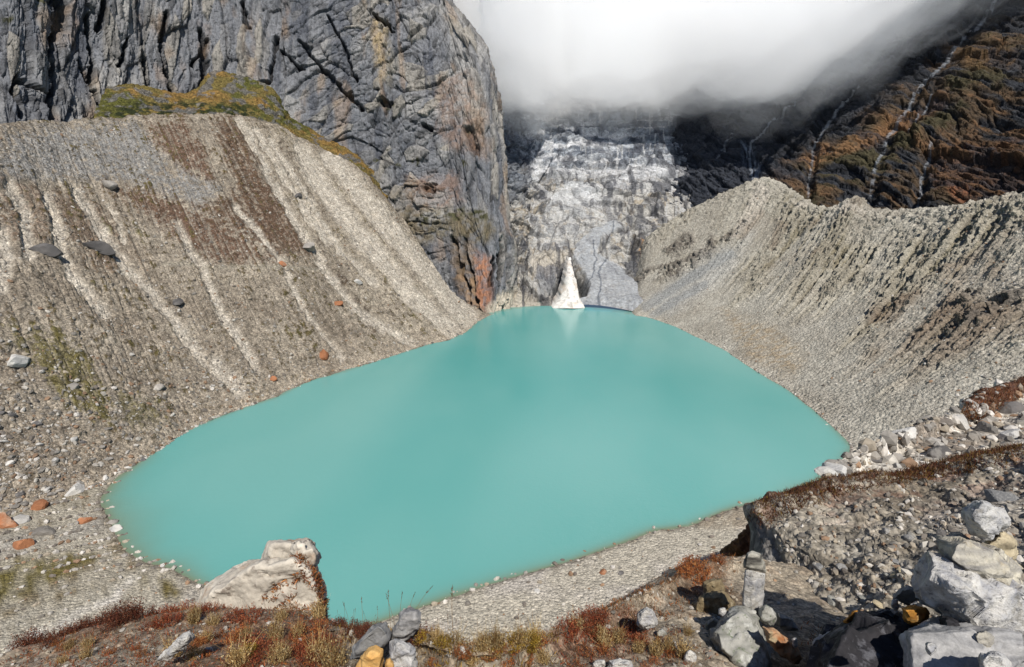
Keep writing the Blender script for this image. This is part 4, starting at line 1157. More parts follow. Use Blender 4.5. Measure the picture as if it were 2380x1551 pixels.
# ------------------------------------------------------------------ rock shapes
def hull_rock(name, hulls, mat, voxel=0.012, amp=0.012, freq=9.0, seed=1, parent=None, facet=1.0):
    """a rock from one or more convex point clouds (world points), fused, weathered, origin at its base"""
    allp = np.concatenate([np.asarray(h, float) for h in hulls])
    org = np.array((allp[:, 0].mean(), allp[:, 1].mean(), allp[:, 2].min()))
    bm = bmesh.new()
    for h in hulls:
        vs = [bm.verts.new(p - org) for p in np.asarray(h, float)]
        r = bmesh.ops.convex_hull(bm, input=vs, use_existing_faces=False)
        junk = list({g for g in r['geom_interior'] if isinstance(g, bmesh.types.BMVert)} | {g for g in r['geom_unused'] if isinstance(g, bmesh.types.BMVert)})
        bmesh.ops.delete(bm, geom=[g for g in junk if g.is_valid], context='VERTS')
    me = bpy.data.meshes.new(name)
    bm.to_mesh(me); bm.free()
    tmp = bpy.data.objects.new('tmp', me)
    COL.objects.link(tmp)
    md = tmp.modifiers.new('r', 'REMESH'); md.mode = 'VOXEL'; md.voxel_size = voxel
    dg = bpy.context.evaluated_depsgraph_get()
    me2 = bpy.data.meshes.new_from_object(tmp.evaluated_get(dg))
    bpy.data.objects.remove(tmp); bpy.data.meshes.remove(me)
    n = len(me2.vertices)
    V = np.empty(n * 3, np.float32); me2.vertices.foreach_get('co', V); V = V.reshape(-1, 3).astype(float)
    Nn = np.empty(n * 3, np.float32); me2.vertex_normals.foreach_get('vector', Nn); Nn = Nn.reshape(-1, 3)
    # chipped facets: every patch of the skin is pulled onto its own slightly tipped plane, at two sizes
    rs = np.random.default_rng(seed)
    size = np.linalg.norm(np.ptp(V, axis=0))
    for cnt, jit, pull in ((26, 0.30, 0.75), (110, 0.35, 0.6)):
        pick_ = rs.choice(n, min(cnt, n), replace=False)
        c = V[pick_]; cn = Nn[pick_] + rs.normal(size=(len(pick_), 3)) * jit
        cn /= np.linalg.norm(cn, axis=1, keepdims=True)
        wv_ = V + fbm(V / size * 9 + seed, 2, seed)[:, None] * size * 0.02
        best = np.argmin(((wv_[:, None, :] - c[None]) ** 2).sum(-1), 1)
        dd = ((V - c[best]) * cn[best]).sum(1)
        dd = np.clip(dd, -0.05 * size, 0.05 * size)
        V = V - cn[best] * (dd * pull * facet)[:, None]
    p = V * freq + seed * 7.3
    d = fbm(p * 0.35, 4, seed) * amp * 1.2 + fbm(p, 4, seed + 3, ridge=True) * amp * 0.9 + fbm(p * 3.2, 3, seed + 9) * amp * 0.6
    V2 = V + Nn * d[:, None]
    me2.vertices.foreach_set('co', V2.astype(np.float32).ravel())
    me2.polygons.foreach_set('use_smooth', np.ones(len(me2.polygons), bool))
    me2.materials.clear()
    me2.name = name
    me2.update()
    o = link(name, me2, [mat], parent)
    o.location = org
    return o

def trace(outline, Y, thick, tilt=0.0, front=0.72, extra=()):
    """point cloud of a rock whose widest section follows a surveyed outline at distance Y; it bulges towards the viewer and away"""
    o = np.asarray(outline, float)
    c = o.mean(0)
    ymin, ymax = o[:, 1].min(), o[:, 1].max()
    pts = []
    for (x, y) in o:
        Yc = Y + tilt * (ymax - y) / max(ymax - ymin, 1)
        pts.append(at(x, y, Y=Yc))
        fx, fy = c[0] + (x - c[0]) * front, c[1] + (y - c[1]) * front
        w = at(fx, fy, Y=Yc - thick * 0.42)
        pts.append(w)
        k = 0.8
        b = at(c[0] + (x - c[0]) * k, c[1] + (y - c[1]) * k, Y=Yc + thick * 0.6)
        pts.append(b)
    for (x, y, Ye) in extra:
        pts.append(at(x, y, Y=Ye))
    return pts

def stone(name, outline, Y, thick, mat, label, cat='stone', group=None, extra=(), voxel=0.010, amp=0.008, seed=1, tilt=0.0, front=0.72, freq=9.0, facet=1.0):
    o = hull_rock(name, [trace(outline, Y, thick, tilt, front, extra)], mat, voxel, amp, freq, seed, None, facet)
    return tag(o, label, cat, group)

# ------------------------------------------------------------------ left cairn: standing slab with a cap on a lichened block
YC = 4.1
stone('standing_stone', [(1732, 1322), (1752, 1327), (1779, 1333), (1776, 1386), (1767, 1432), (1748, 1425), (1725, 1409), (1728, 1359)], YC, 0.12, R_WHITE,
      'upright white slab of the small cairn left of the till spur', 'standing stone', extra=[(1753, 1328, YC - 0.09), (1748, 1424, YC - 0.09)], voxel=0.007, amp=0.002, seed=3, front=0.9, facet=0.2)
stone('cap_stone', [(1735, 1285), (1748, 1280), (1769, 1287), (1780, 1318), (1780, 1331), (1758, 1327), (1727, 1319), (1730, 1298)], YC - 0.01, 0.14, R_STRIPE,
      'black and white striped stone balanced on top of the upright white slab', 'stone', voxel=0.007, amp=0.004, seed=4, facet=0.5)
stone('lichened_block', [(1691, 1421), (1708, 1411), (1730, 1416), (1759, 1438), (1773, 1476), (1800, 1540), (1790, 1575), (1725, 1575), (1668, 1520), (1652, 1486), (1672, 1453)], YC - 0.45, 0.42, R_GREEN,
      'big grey-green lichened block under the upright white slab', 'boulder', voxel=0.012, amp=0.012, seed=5, tilt=0.35)
stone('round_stone', [(1765, 1416), (1782, 1408), (1800, 1420), (1806, 1440), (1796, 1454), (1776, 1450), (1764, 1436)], YC - 0.15, 0.14, R_GREEN, 'round pale green stone at the right foot of the upright slab', 'stone', voxel=0.008, amp=0.006, seed=6)
stone('flat_stone', [(1806, 1426), (1840, 1438), (1859, 1466), (1830, 1464), (1803, 1452)], YC - 0.05, 0.18, R_GREY, 'flat grey stone lying right of the round pale green stone', 'stone', voxel=0.009, amp=0.006, seed=7)
stone('shard', [(1842, 1485), (1850, 1482), (1854, 1500), (1850, 1508), (1843, 1503)], YC - 0.62, 0.05, R_WHITE, 'small white shard on the rusty ground right of the lichened block', 'stone', voxel=0.006, amp=0.003, seed=8)
stone('schist_flake', [(1772, 1458), (1800, 1462), (1832, 1490), (1868, 1530), (1850, 1545), (1812, 1520), (1785, 1490)], YC - 0.55, 0.16, stone_mat('rusty_schist', C(196, 168, 136), C(150, 96, 58), C(140, 146, 120), scale=11), 'rusty streaked schist flake leaning right of the lichened block', 'stone', voxel=0.009, amp=0.01, seed=9)
stone('square_block', [(1634, 1352), (1677, 1345), (1682, 1375), (1674, 1386), (1640, 1393)], 5.0, 0.22, R_CONG, 'square brown block with a grey band on top of the rubble heap', 'stone', voxel=0.010, amp=0.008, seed=10)
stone('conglomerate_block', [(1611, 1402), (1640, 1385), (1684, 1380), (1704, 1400), (1692, 1428), (1664, 1446), (1635, 1454), (1612, 1428)], 4.7, 0.3, R_CONG, 'rough pebbly conglomerate block under the square brown block', 'boulder', voxel=0.012, amp=0.02, seed=11)
stone('wedge_stone', [(1640, 1446), (1660, 1436), (1674, 1448), (1664, 1476), (1648, 1484), (1638, 1470)], 4.2, 0.14, R_GREEN, 'pale green-grey wedge stone below the conglomerate block', 'stone', voxel=0.009, amp=0.006, seed=12)
stone('white_pebble', [(1672, 1416), (1684, 1412), (1690, 1424), (1680, 1434), (1670, 1428)], 4.0, 0.07, R_WHITE, 'small white stone wedged between conglomerate and lichened block', 'stone', voxel=0.006, amp=0.003, seed=13)

# ------------------------------------------------------------------ dark mound and what lies round it
stone('dark_mound', [(1893, 1508), (1908, 1494), (1938, 1476), (1988, 1450), (2031, 1432), (2078, 1432), (2118, 1455), (2156, 1484), (2200, 1520), (2260, 1600), (2100, 1680), (1900, 1680), (1880, 1560)], 2.93, 0.910, R_DARK,
      'charcoal rounded boulder at the bottom right edge', 'boulder', voxel=0.013, amp=0.014, seed=14, tilt=0.35)
stone('ochre_block', [(2098, 1414), (2120, 1410), (2152, 1412), (2158, 1426), (2148, 1446), (2126, 1456), (2104, 1444)], 3.06, 0.169, R_OCH, 'rust yellow block wedged against the charcoal boulder', 'stone', voxel=0.007, amp=0.005, seed=15)
stone('grey_chip', [(2072, 1392), (2092, 1368), (2112, 1362), (2140, 1374), (2142, 1396), (2100, 1404)], 3.58, 0.182, R_GREY, 'dull grey stone behind the rust yellow block', 'stone', voxel=0.008, amp=0.006, seed=16)
stone('white_chip', [(2074, 1394), (2086, 1392), (2090, 1412), (2080, 1420), (2070, 1408)], 3.25, 0.065, R_WHITE, 'small pale stone in the dark gap left of the rust yellow block', 'stone', voxel=0.006, amp=0.003, seed=17)
stone('pale_block', [(1890, 1492), (1910, 1478), (1938, 1468), (1946, 1478), (1910, 1500), (1898, 1530), (1888, 1520)], 3.51, 0.156, R_WHITE, 'pale bluish stone along the left rim of the charcoal boulder', 'stone', voxel=0.008, amp=0.006, seed=18)
stone('cream_stone', [(1930, 1462), (1960, 1454), (1972, 1464), (1950, 1476), (1932, 1472)], 3.84, 0.130, R_BAND, 'cream stone behind the rim of the charcoal boulder', 'stone', voxel=0.008, amp=0.005, seed=19)
stone('pink_slab', [(2030, 1428), (2060, 1416), (2096, 1426), (2100, 1440), (2050, 1442)], 3.31, 0.182, R_GREY, 'pale grey slab lying on the back of the charcoal boulder', 'stone', voxel=0.008, amp=0.006, seed=20)
stone('rusty_fin', [(1960, 1446), (1984, 1420), (1994, 1418), (1988, 1436), (1970, 1454)], 3.2, 0.06, R_OCH, 'thin rusty blade of rock standing at the foot of the spur', 'stone', voxel=0.007, amp=0.004, seed=21)

# ------------------------------------------------------------------ right cairn
YR = 3.3
stone('pyramid_stone', [(2238, 1190), (2258, 1170), (2283, 1162), (2306, 1174), (2332, 1198), (2355, 1216), (2326, 1235), (2284, 1262), (2258, 1242), (2243, 1213)], YR, 0.312, R_WHITE,
      'white pyramid-shaped top stone of the right cairn', 'stone', extra=[(2284, 1166, YR - 0.14), (2296, 1240, YR - 0.19)], voxel=0.008, amp=0.007, seed=22, front=0.6)
stone('tan_stone', [(2288, 1262), (2331, 1234), (2354, 1252), (2362, 1288), (2346, 1303), (2322, 1290)], YR + 0.10, 0.260, R_TAN, 'tan stone under the right side of the white pyramid-shaped stone', 'stone', voxel=0.008, amp=0.006, seed=23)
stone('banded_slab', [(2178, 1270), (2190, 1244), (2213, 1238), (2244, 1254), (2272, 1272), (2296, 1268), (2336, 1298), (2366, 1318), (2376, 1348), (2368, 1370), (2324, 1366), (2280, 1373), (2240, 1356), (2214, 1332), (2186, 1298)], YR - 0.06, 0.442, R_BAND,
      'cream and grey banded slab tilted in the middle of the right cairn', 'stone', extra=[(2225, 1300, YR - 0.36), (2330, 1335, YR - 0.33)], voxel=0.009, amp=0.009, seed=24, front=0.7)
stone('split_slab', [(2149, 1295), (2172, 1288), (2189, 1306), (2223, 1343), (2247, 1362), (2324, 1360), (2370, 1370), (2400, 1400), (2410, 1480), (2341, 1478), (2273, 1470), (2223, 1442), (2172, 1411), (2135, 1380), (2132, 1334)], YR - 0.18, 0.650, R_WHITE,
      'large split white slab with a shadowed left face at the base of the right cairn', 'boulder', extra=[(2228, 1366, YR - 0.58), (2272, 1470, YR - 0.56), (2390, 1390, YR - 0.42)], voxel=0.010, amp=0.010, seed=25, front=0.6)
stone('streaked_block', [(2122, 1482), (2160, 1452), (2215, 1446), (2275, 1476), (2330, 1500), (2440, 1500), (2460, 1640), (2120, 1660), (2105, 1560)], 2.60, 0.715, R_FOL, 'grey-green streaked bedrock block below the right cairn', 'boulder', voxel=0.012, amp=0.014, seed=26, tilt=0.3)
stone('wedge_stone', [(2186, 1432), (2214, 1440), (2268, 1474), (2262, 1490), (2220, 1484), (2190, 1460)], 2.76, 0.182, R_DARK, 'dark wedge stone in the gap under the split white slab', 'stone', voxel=0.008, amp=0.006, seed=27)
stone('cream_stone', [(2262, 1478), (2290, 1468), (2312, 1482), (2308, 1504), (2284, 1512), (2266, 1494)], 2.57, 0.130, R_BAND, 'small cream stone tucked under the base of the right cairn', 'stone', voxel=0.007, amp=0.005, seed=28)
stone('triangle_stone', [(2152, 1497), (2168, 1492), (2180, 1505), (2162, 1527), (2154, 1515)], 2.24, 0.078, R_WHITE, 'triangular pale stone on the streaked bedrock block', 'stone', voxel=0.006, amp=0.003, seed=29)
stone('corner_stone', [(2280, 1530), (2300, 1516), (2330, 1522), (2350, 1545), (2340, 1590), (2290, 1590)], 2.27, 0.156, R_WHITE, 'pale stone at the very bottom right corner', 'stone', voxel=0.008, amp=0.005, seed=30)

# ------------------------------------------------------------------ stones in the middle foreground
stone('grey_boulder', [(864, 1459), (895, 1450), (904, 1463), (904, 1483), (886, 1508), (853, 1512), (827, 1534), (817, 1538), (815, 1514), (838, 1493), (849, 1478)], 2.95, 0.28, R_GREY, 'speckled grey boulder left of the streaked slab at the crest edge', 'boulder', voxel=0.010, amp=0.009, seed=31)
stone('streaked_slab', [(922, 1455), (936, 1421), (958, 1413), (973, 1418), (977, 1434), (969, 1460), (947, 1475), (929, 1496), (912, 1486), (908, 1476)], 3.05, 0.16, R_FOL, 'grey streaked slab leaning at the crest edge', 'boulder', voxel=0.009, amp=0.008, seed=32)
stone('yellow_stone', [(855, 1507), (870, 1504), (888, 1510), (891, 1524), (886, 1590), (822, 1590), (828, 1556), (840, 1530)], 2.5, 0.16, R_YEL, 'ochre yellow stone at the bottom edge', 'stone', voxel=0.008, amp=0.005, seed=33)
stone('white_stone', [(910, 1489), (921, 1486), (931, 1505), (938, 1491), (950, 1499), (966, 1515), (968, 1590), (914, 1590), (908, 1521)], 2.5, 0.15, R_WHITE, 'white angular stone beside the ochre yellow stone', 'stone', voxel=0.008, amp=0.004, seed=34)
stone('orange_pebble', [(897, 1536), (906, 1532), (914, 1540), (914, 1570), (898, 1570)], 2.42, 0.06, R_YEL, 'small orange stone between the ochre and the white stone', 'stone', voxel=0.006, amp=0.003, seed=35)
stone('long_white_stone', [(368, 1531), (400, 1507), (427, 1474), (445, 1467), (452, 1479), (434, 1498), (407, 1519), (387, 1536), (372, 1537)], 3.6, 0.16, R_WHITE, 'long white stone lying among red shrubs on the left', 'stone', voxel=0.009, amp=0.009, seed=36)
for k, (x, y, w, Y, lab) in enumerate([(458, 1527, 9, 3.4, 'small white stone right of the long white stone'), (486, 1512, 11, 3.5, 'white pebble group stone above the small white stone on the left'), (700, 1487, 7, 4.0, 'tiny white stone on the ground behind the knob shrubs'), (1443, 1556, 34, 2.5, 'white rounded stone cut by the bottom edge right of centre'),
        (1394, 1545, 18, 2.6, 'pale stone at the bottom edge left of the white rounded stone'), (1565, 1502, 11, 3.0, 'slim white stone between rust coloured tufts'), (1432, 1478, 8, 3.3, 'small bright white stone among the bright red shrubs'), (1404, 1500, 9, 3.1, 'white pebble left below the bright red shrubs'),
        (1538, 1474, 14, 3.25, 'pale grey-green stone right below the large pale stone'), (1604, 1530, 16, 2.9, 'pale upright stone at the bottom left of the lichened block')]):
    rr = random.Random(k)
    ol = [(x + w * math.cos(a) * rr.uniform(.75, 1.15), y + w * 0.8 * math.sin(a) * rr.uniform(.75, 1.15) * (1.6 if 'slim' in lab or 'upright' in lab else 1)) for a in np.linspace(0, 6.28, 9)[:-1]]
    p = nearest(CREST, x, y + w * 0.4)
    stone('white_stone', ol, p[1], w * p[1] / 900, R_GREEN if 'green' in lab else R_WHITE, lab, 'stone', voxel=0.006, amp=0.004, seed=40 + k)
stone('pale_boulder', [(1484, 1440), (1486, 1424), (1499, 1413), (1515, 1418), (1526, 1440), (1528, 1452), (1504, 1462), (1483, 1454)], 3.75, 0.2, R_WHITE, 'large pale stone at the right end of the bright red shrubs', 'stone', voxel=0.009, amp=0.007, seed=52)

# ------------------------------------------------------------------ weathered knob at the crest edge
body = trace([(440, 1430), (474, 1366), (505, 1346), (555, 1322), (586, 1309), (640, 1300), (690, 1300), (728, 1318), (738, 1340), (750, 1365), (757, 1390), (757, 1450), (700, 1470), (560, 1470)], 6.3, 1.3, front=0.85)
head = trace([(608, 1312), (617, 1280), (627, 1264), (646, 1260), (673, 1262), (693, 1266), (700, 1300), (690, 1330)], 6.35, 0.6, front=0.8)
beak = trace([(676, 1268), (693, 1254), (717, 1254), (737, 1265), (747, 1279), (745, 1296), (735, 1316), (715, 1316), (690, 1300)], 6.25, 0.6, front=0.8)
tag(hull_rock('weathered_knob', [body, head, beak], R_KNOB, 0.02, 0.035, 3.0, 61, None, 0.45), 'pale weathered rock knob standing out over the turquoise lake on the left', 'rock')

# ------------------------------------------------------------------ scattered boulders and rubble
ICO = {}
def ico(sub):
    if sub not in ICO:
        bm = bmesh.new()
        bmesh.ops.create_icosphere(bm, subdivisions=sub, radius=1.0)
        V = np.array([v.co[:] for v in bm.verts]); Fc = np.array([[v.index for v in f.verts] for f in bm.faces])
        bm.free()
        ICO[sub] = (V, Fc)
    return ICO[sub]

def chunk(sub, seed, flat=0.7, nplanes=11):
    """an angular block: a sphere cut by random planes"""
    r = np.random.default_rng(seed)
    V, Fc = ico(sub)
    n = r.normal(size=(nplanes, 3)); n /= np.linalg.norm(n, axis=1, keepdims=True)
    h = r.uniform(0.55, 0.9, nplanes)
    dd = V @ n.T
    rad = np.min(np.where(dd > 0.05, h / np.maximum(dd, 0.05), 9), axis=1)
    rad = np.minimum(rad, 1.15)
    W = V * rad[:, None]
    if sub > 2:
        W = W * (1 + 0.05 * fbm(W * 3 + seed, 4, seed))[:, None]
    W = W * np.array((1.0, r.uniform(0.6, 0.95), r.uniform(flat - 0.2, flat + 0.1)))
    return W, Fc

def rot_to(n, spin):
    z = np.array(n) / np.linalg.norm(n)
    x = np.cross((0, 1, 0.01), z); x /= np.linalg.norm(x)
    y = np.cross(z, x)
    c, s = math.cos(spin), math.sin(spin)
    return np.stack((c * x + s * y, -s * x + c * y, z), 1)

CHUNKS = []
for k in range(10):
    W, Fc = chunk(3, 400 + k)
    CHUNKS.append(mesh_np('boulder', W, Fc, None, False))
    CHUNKS[-1].materials.append(F_GREY)
LOW = [chunk(1, 500 + k, 0.75, 8) for k in range(10)]
BOULDERS = []

def boulder(p, size, mat, label, group=None, flat=1.0, spin=None, k=None, name='boulder', sink=0.38):
    me = CHUNKS[RNG.integers(10) if k is None else k]
    o = bpy.data.objects.new(name, me)
    COL.objects.link(o)
    o.location = (p[0], p[1], p[2] + size * flat * (0.5 - sink) * 0.6)
    o.scale = (size * 0.5, size * 0.5, size * 0.5 * flat)
    o.rotation_euler = (RNG.uniform(-.35, .35), RNG.uniform(-.35, .35), RNG.uniform(0, 6.28) if spin is None else spin)
    if mat is not F_GREY:
        if o.material_slots:
            o.material_slots[0].link = 'OBJECT'
            o.material_slots[0].material = mat
    return tag(o, label, 'boulder', group)

def px_size(S, x, y, w):
    p = nearest(S, x, y)
    return p, w * np.linalg.norm(p - (0, 0, CAM_Z)) / F

for S, x, y, w, flat, mat, lab in [
    (LEFT, 105, 580, 50, 0.55, F_DARK, 'dark boulder on the left wall beside the leftmost pale gully'), (LEFT, 222, 584, 52, 0.6, F_DARK, 'dark overhanging boulder left of the second pale gully'), (LEFT, 253, 430, 34, 0.8, F_GREY, 'grey boulder with a dark hollow high on the left wall'),
    (LEFT, 716, 577, 44, 0.7, F_GREY, 'grey boulder half way down the pale chutes of the left wall'), (LEFT, 652, 610, 26, 0.8, F_ORANGE, 'tan boulder at the end of a thin gully on the left wall'), (LEFT, 826, 652, 26, 0.8, F_WHITE, 'whitish boulder on the smooth pale apron of the left wall'),
    (LEFT, 412, 700, 34, 0.8, F_DARK, 'dark boulder in the middle of the left wall'), (LEFT, 42, 842, 44, 0.6, F_WHITE, 'pale slab-like boulder at the left edge above the outlet'), (LEFT, 752, 822, 30, 1.5, F_ORANGE, 'tall orange boulder low on the left wall'), (LEFT, 634, 886, 20, 0.8, F_ORANGE, 'small orange boulder just above the left shore'),
    (LEFT, 790, 708, 24, 0.9, F_ORANGE, 'brown boulder on the pale apron right of the middle of the left wall'), (LEFT, 690, 452, 22, 0.8, F_DARK, 'dark stone high between the pale chutes'), (LEFT, 362, 908, 22, 0.9, F_GREY, 'grey boulder pair low on the left wall above the shore'), (LEFT, 166, 900, 22, 0.7, F_GREY, 'grey stone beside the moss patch on the left'),
    (BEACH, 6, 1222, 44, 1.0, F_ORANGE, 'large rust red boulder cut by the left edge'), (BEACH, 92, 1190, 32, 1.0, F_ORANGE, 'rust red boulder on the pebble flat by the outlet'), (BEACH, 190, 1210, 24, 0.7, F_ORANGE, 'orange boulder nearest the left tip of the lake'), (BEACH, 52, 1272, 30, 0.7, F_ORANGE, 'flat rusty boulder by the grassy strip'),
    (BEACH, 58, 1215, 34, 0.6, F_WHITE, 'cream flat boulder beside the large rust red boulder'), (BEACH, 100, 1232, 42, 0.5, F_GREY, 'grey flat boulder on the pebble flat'), (BEACH, 266, 1216, 22, 0.8, F_GREY, 'grey boulder standing in the shallow water at the left tip'), (BEACH, 260, 1224, 24, 0.4, F_WHITE, 'flat white stone in the shallow water at the left tip'),
    (BEACH, 168, 1130, 40, 0.6, F_WHITE, 'pale flat boulder above the left tip of the lake'), (BEACH, 372, 1310, 12, 0.8, F_WHITE, 'tiny white stone awash near the left shore'), (BEACH, 325, 1296, 10, 0.8, F_WHITE, 'tiny white stone in the water off the grassy strip'),
    (BEACH, 1400, 1332, 20, 0.8, F_ORANGE, 'reddish stone on the pale beach'), (BEACH, 1445, 1335, 18, 0.8, F_DARK, 'dark stone on the pale beach right of the reddish one'), (BEACH, 1565, 1346, 40, 0.25, F_DARK, 'flat grey patch of slab on the pale beach'), (BEACH, 1250, 1376, 16, 0.8, F_WHITE, 'white stone on the beach at the water edge'),
    (BSLOPE, 2226, 975, 46, 0.75, F_WHITE, 'light grey boulder below the brown turf lip'), (BSLOPE, 2105, 1008, 44, 0.6, F_WHITE, 'white hollowed boulder in the boulder field'), (BSLOPE, 2068, 1040, 34, 0.8, F_GREY, 'grey boulder low in the boulder field near the lake'), (BSLOPE, 2085, 1085, 22, 0.8, F_WHITE, 'white stone in front of the hollow in the boulder field'),
    (BSLOPE, 2180, 1058, 48, 0.8, F_DARK, 'dark boulder in the middle of the boulder field'), (BSLOPE, 2340, 955, 52, 0.7, F_DARK, 'dark boulder at the right edge below the turf lip'), (BSLOPE, 2300, 1000, 50, 0.6, F_GREY, 'long pale boulder near the right edge'), (BSLOPE, 1955, 1085, 34, 0.9, F_DARK, 'dark boulder at the lake corner'), (BSLOPE, 2350, 1020, 46, 0.6, F_WHITE, 'white boulder just behind the spur at the right edge'),
    (SPUR, 2190, 1245, 22, 0.9, F_DARK, 'small dark stone set in the face of the spur'), (SPUR, 1935, 1400, 26, 0.9, R_GREEN, 'greenish grey stone at the foot of the spur face'), (SPUR, 1960, 1322, 24, 0.9, R_WHITE, 'pale stone in the middle of the spur face'), (SPUR, 1905, 1320, 30, 0.7, R_GREY, 'long grey stone in the left part of the spur face'),
    (SPUR, 1895, 1420, 30, 0.8, R_TAN, 'tan stone at the foot of the spur'), (SPUR, 2330, 1160, 46, 0.8, R_GREY, 'grey boulder in the spur face at the right edge'), (SPUR, 2060, 1235, 22, 0.7, R_WHITE, 'white stone near the top of the spur face'), (SPUR, 2115, 1250, 20, 0.6, R_WHITE, 'pale flat stone right of the white stone in the spur face')]:
    p, sz = px_size(S, x, y, w)
    boulder(p, sz, mat, lab, flat=max(flat, 1.1), sink=0.55)

V_R, F_R, C_R = [], [], []
nv_ = 0
def rubble_at(p, n, size, col):
    global nv_
    W, Fc = LOW[RNG.integers(10)]
    M = rot_to(n, RNG.uniform(0, 6.28))
    s = size * 0.5 * np.array((1, 1, RNG.uniform(0.7, 1.1)))
    V_R.append((W * s) @ M.T + p + np.asarray(n) * size * 0.08)
    F_R.append(Fc + nv_); nv_ += len(W)
    C_R.append(np.broadcast_to(col, W.shape))

TINTS = np.array([C(160, 154, 146), C(134, 128, 120), C(190, 184, 174), C(120, 112, 104), C(176, 164, 146), C(204, 198, 190), C(150, 122, 98)])
def scatter(S, count, smin, smax, power, weight, label, group, n_ind, mats=(F_GREY, F_GREY, F_WHITE, F_DARK), tint=1.0):
    P, q = S[0], S[1]
    vis = (q[..., 0] > -40) & (q[..., 0] < 2420) & (q[..., 1] < 1580)
    nr = normals(P); nr[nr[..., 2] < 0] *= -1
    # area seen by the viewpoint decides how many stones a spot gets
    du = np.linalg.norm(np.gradient(q, axis=1), axis=-1); dv = np.linalg.norm(np.gradient(q, axis=0), axis=-1)
    w = (du * dv + 1e-4) * vis * weight(P, q)
    w = (w / w.sum()).ravel()
    idx = RNG.choice(w.size, count, p=w)
    pos = P.reshape(-1, 3)[idx]; nn = nr.reshape(-1, 3)[idx]
    sz = smin * (smax / smin) ** (RNG.random(count) ** power)
    app = sz / np.linalg.norm(pos - (0, 0, CAM_Z), axis=1)
    order = np.argsort(-app)
    for r, k in enumerate(order):
        if r < n_ind:
            m = mats[RNG.integers(len(mats))]
            tone = {F_GREY: 'grey', F_WHITE: 'pale', F_DARK: 'dark', F_ORANGE: 'rusty', R_WHITE: 'white', R_GREY: 'grey', R_TAN: 'tan', R_GREEN: 'greenish'}[m]
            boulder(pos[k], sz[k], m, f'{tone} angular {label}', f'{tone} {group}', flat=RNG.uniform(.6, 1), name='boulder')
        else:
            rubble_at(pos[k], nn[k], sz[k], TINTS[RNG.integers(7)] * RNG.uniform(0.8, 1.3) * tint)

scatter(LEFT, 15000, 0.35, 3.0, 3.2, lambda P, q: 0.3 + 1.0 * (fbm(P * 0.05, 3, 601) > 0.0) + 1.5 * smooth(700, 1000, q[..., 1]) + 4 * (np.abs(P[..., 2]) < 0.8), 'boulder lying loose on the left moraine wall', 'boulders on the left wall', 70, (F_GREY, F_GREY, F_DARK, F_GREY, F_WHITE), 0.85)
scatter(RIGHT, 6000, 0.3, 2.2, 3.2, lambda P, q: 0.25 + 1.0 * (fbm(P * 0.05, 3, 602) > 0.1) + 1.2 * smooth(2000, 2300, q[..., 0]) + 5 * (np.abs(P[..., 2]) < 0.8), 'boulder lying loose on the right moraine wall', 'boulders on the right wall', 45)
scatter(BEACH, 10000, 0.25, 2.4, 2.7, lambda P, q: (0.35 + 4.0 * (q[..., 0] < 480) * (q[..., 1] < 1330) + 1.2 * (np.abs(BEACH[2]) < 2)) * (BEACH[2] > -2.5), 'stone on the pebbly lake shore', 'stones on the lake shore', 60, (F_GREY, F_WHITE, F_GREY, F_GREY, F_DARK), 0.98)
scatter(BSLOPE, 5000, 0.10, 1.4, 2.4, lambda P, q: 1 + 0 * q[..., 0], 'boulder in the boulder field behind the spur', 'boulders behind the spur', 65, (F_GREY, F_WHITE, F_DARK))
scatter(SPUR, 6000, 0.012, 0.15, 3.4, lambda P, q: (SPUR[2] < 3.7) * (q[..., 0] > 1800) * 1.0, 'stone stuck in the spur face', 'stones in the spur face', 40, (R_GREY, R_GREY, R_WHITE, R_TAN, R_GREEN), 0.95)

def rubble_mat():
    m = bpy.data.materials.new('rubble')
    nt, N, L, bs = nodes(m)
    bs.inputs['Roughness'].default_value = 0.9
    att = N.new('ShaderNodeAttribute'); att.attribute_name = 'Col'
    tc = N.new('ShaderNodeTexCoord')
    n = N.new('ShaderNodeTexNoise'); n.inputs['Scale'].default_value = 3.0; n.inputs['Detail'].default_value = 8
    L.new(tc.outputs['Object'], n.inputs['Vector'])
    t = mathn(N, L, 'MULTIPLY_ADD', n.outputs['Fac'], 1.2); N[-1].inputs[2].default_value = 0.4
    mul = N.new('ShaderNodeVectorMath'); mul.operation = 'SCALE'
    L.new(att.outputs['Color'], mul.inputs[0]); L.new(t, mul.inputs['Scale']); L.new(mul.outputs[0], bs.inputs['Base Color'])
    return m
RUBBLE = rubble_mat()
o = link('rubble', mesh_np('rubble', np.concatenate(V_R), np.concatenate(F_R), np.concatenate(C_R), False), [RUBBLE])
tag(o, 'loose rubble strewn over the moraine walls and shores', 'rubble', None, 'stuff')

# fine gravel on the crest underfoot
V_R, F_R, C_R, nv_ = [], [], [], 0
P, q = CREST[0], CREST[1]
nr = normals(P); nr[nr[..., 2] < 0] *= -1
du = np.linalg.norm(np.gradient(q, axis=1), axis=-1); dv = np.linalg.norm(np.gradient(q, axis=0), axis=-1)
w = (du * dv * ((q[..., 0] > -40) & (q[..., 0] < 2420) & (q[..., 1] < 1590) & (q[..., 1] > 1200)) * (0.3 + (fbm(P * 1.5, 3, 611) > 0)))
idx = RNG.choice(w.size, 5000, p=(w / w.sum()).ravel())
for k in idx:
    rubble_at(P.reshape(-1, 3)[k], nr.reshape(-1, 3)[k], 0.008 * (10 ** (RNG.random() ** 2.0)), TINTS[RNG.integers(7)] * RNG.uniform(0.7, 1.2))
o = link('gravel', mesh_np('gravel', np.concatenate(V_R), np.concatenate(F_R), np.concatenate(C_R), False), [RUBBLE])
tag(o, 'small stones and gravel on the crest underfoot', 'gravel', None, 'stuff')

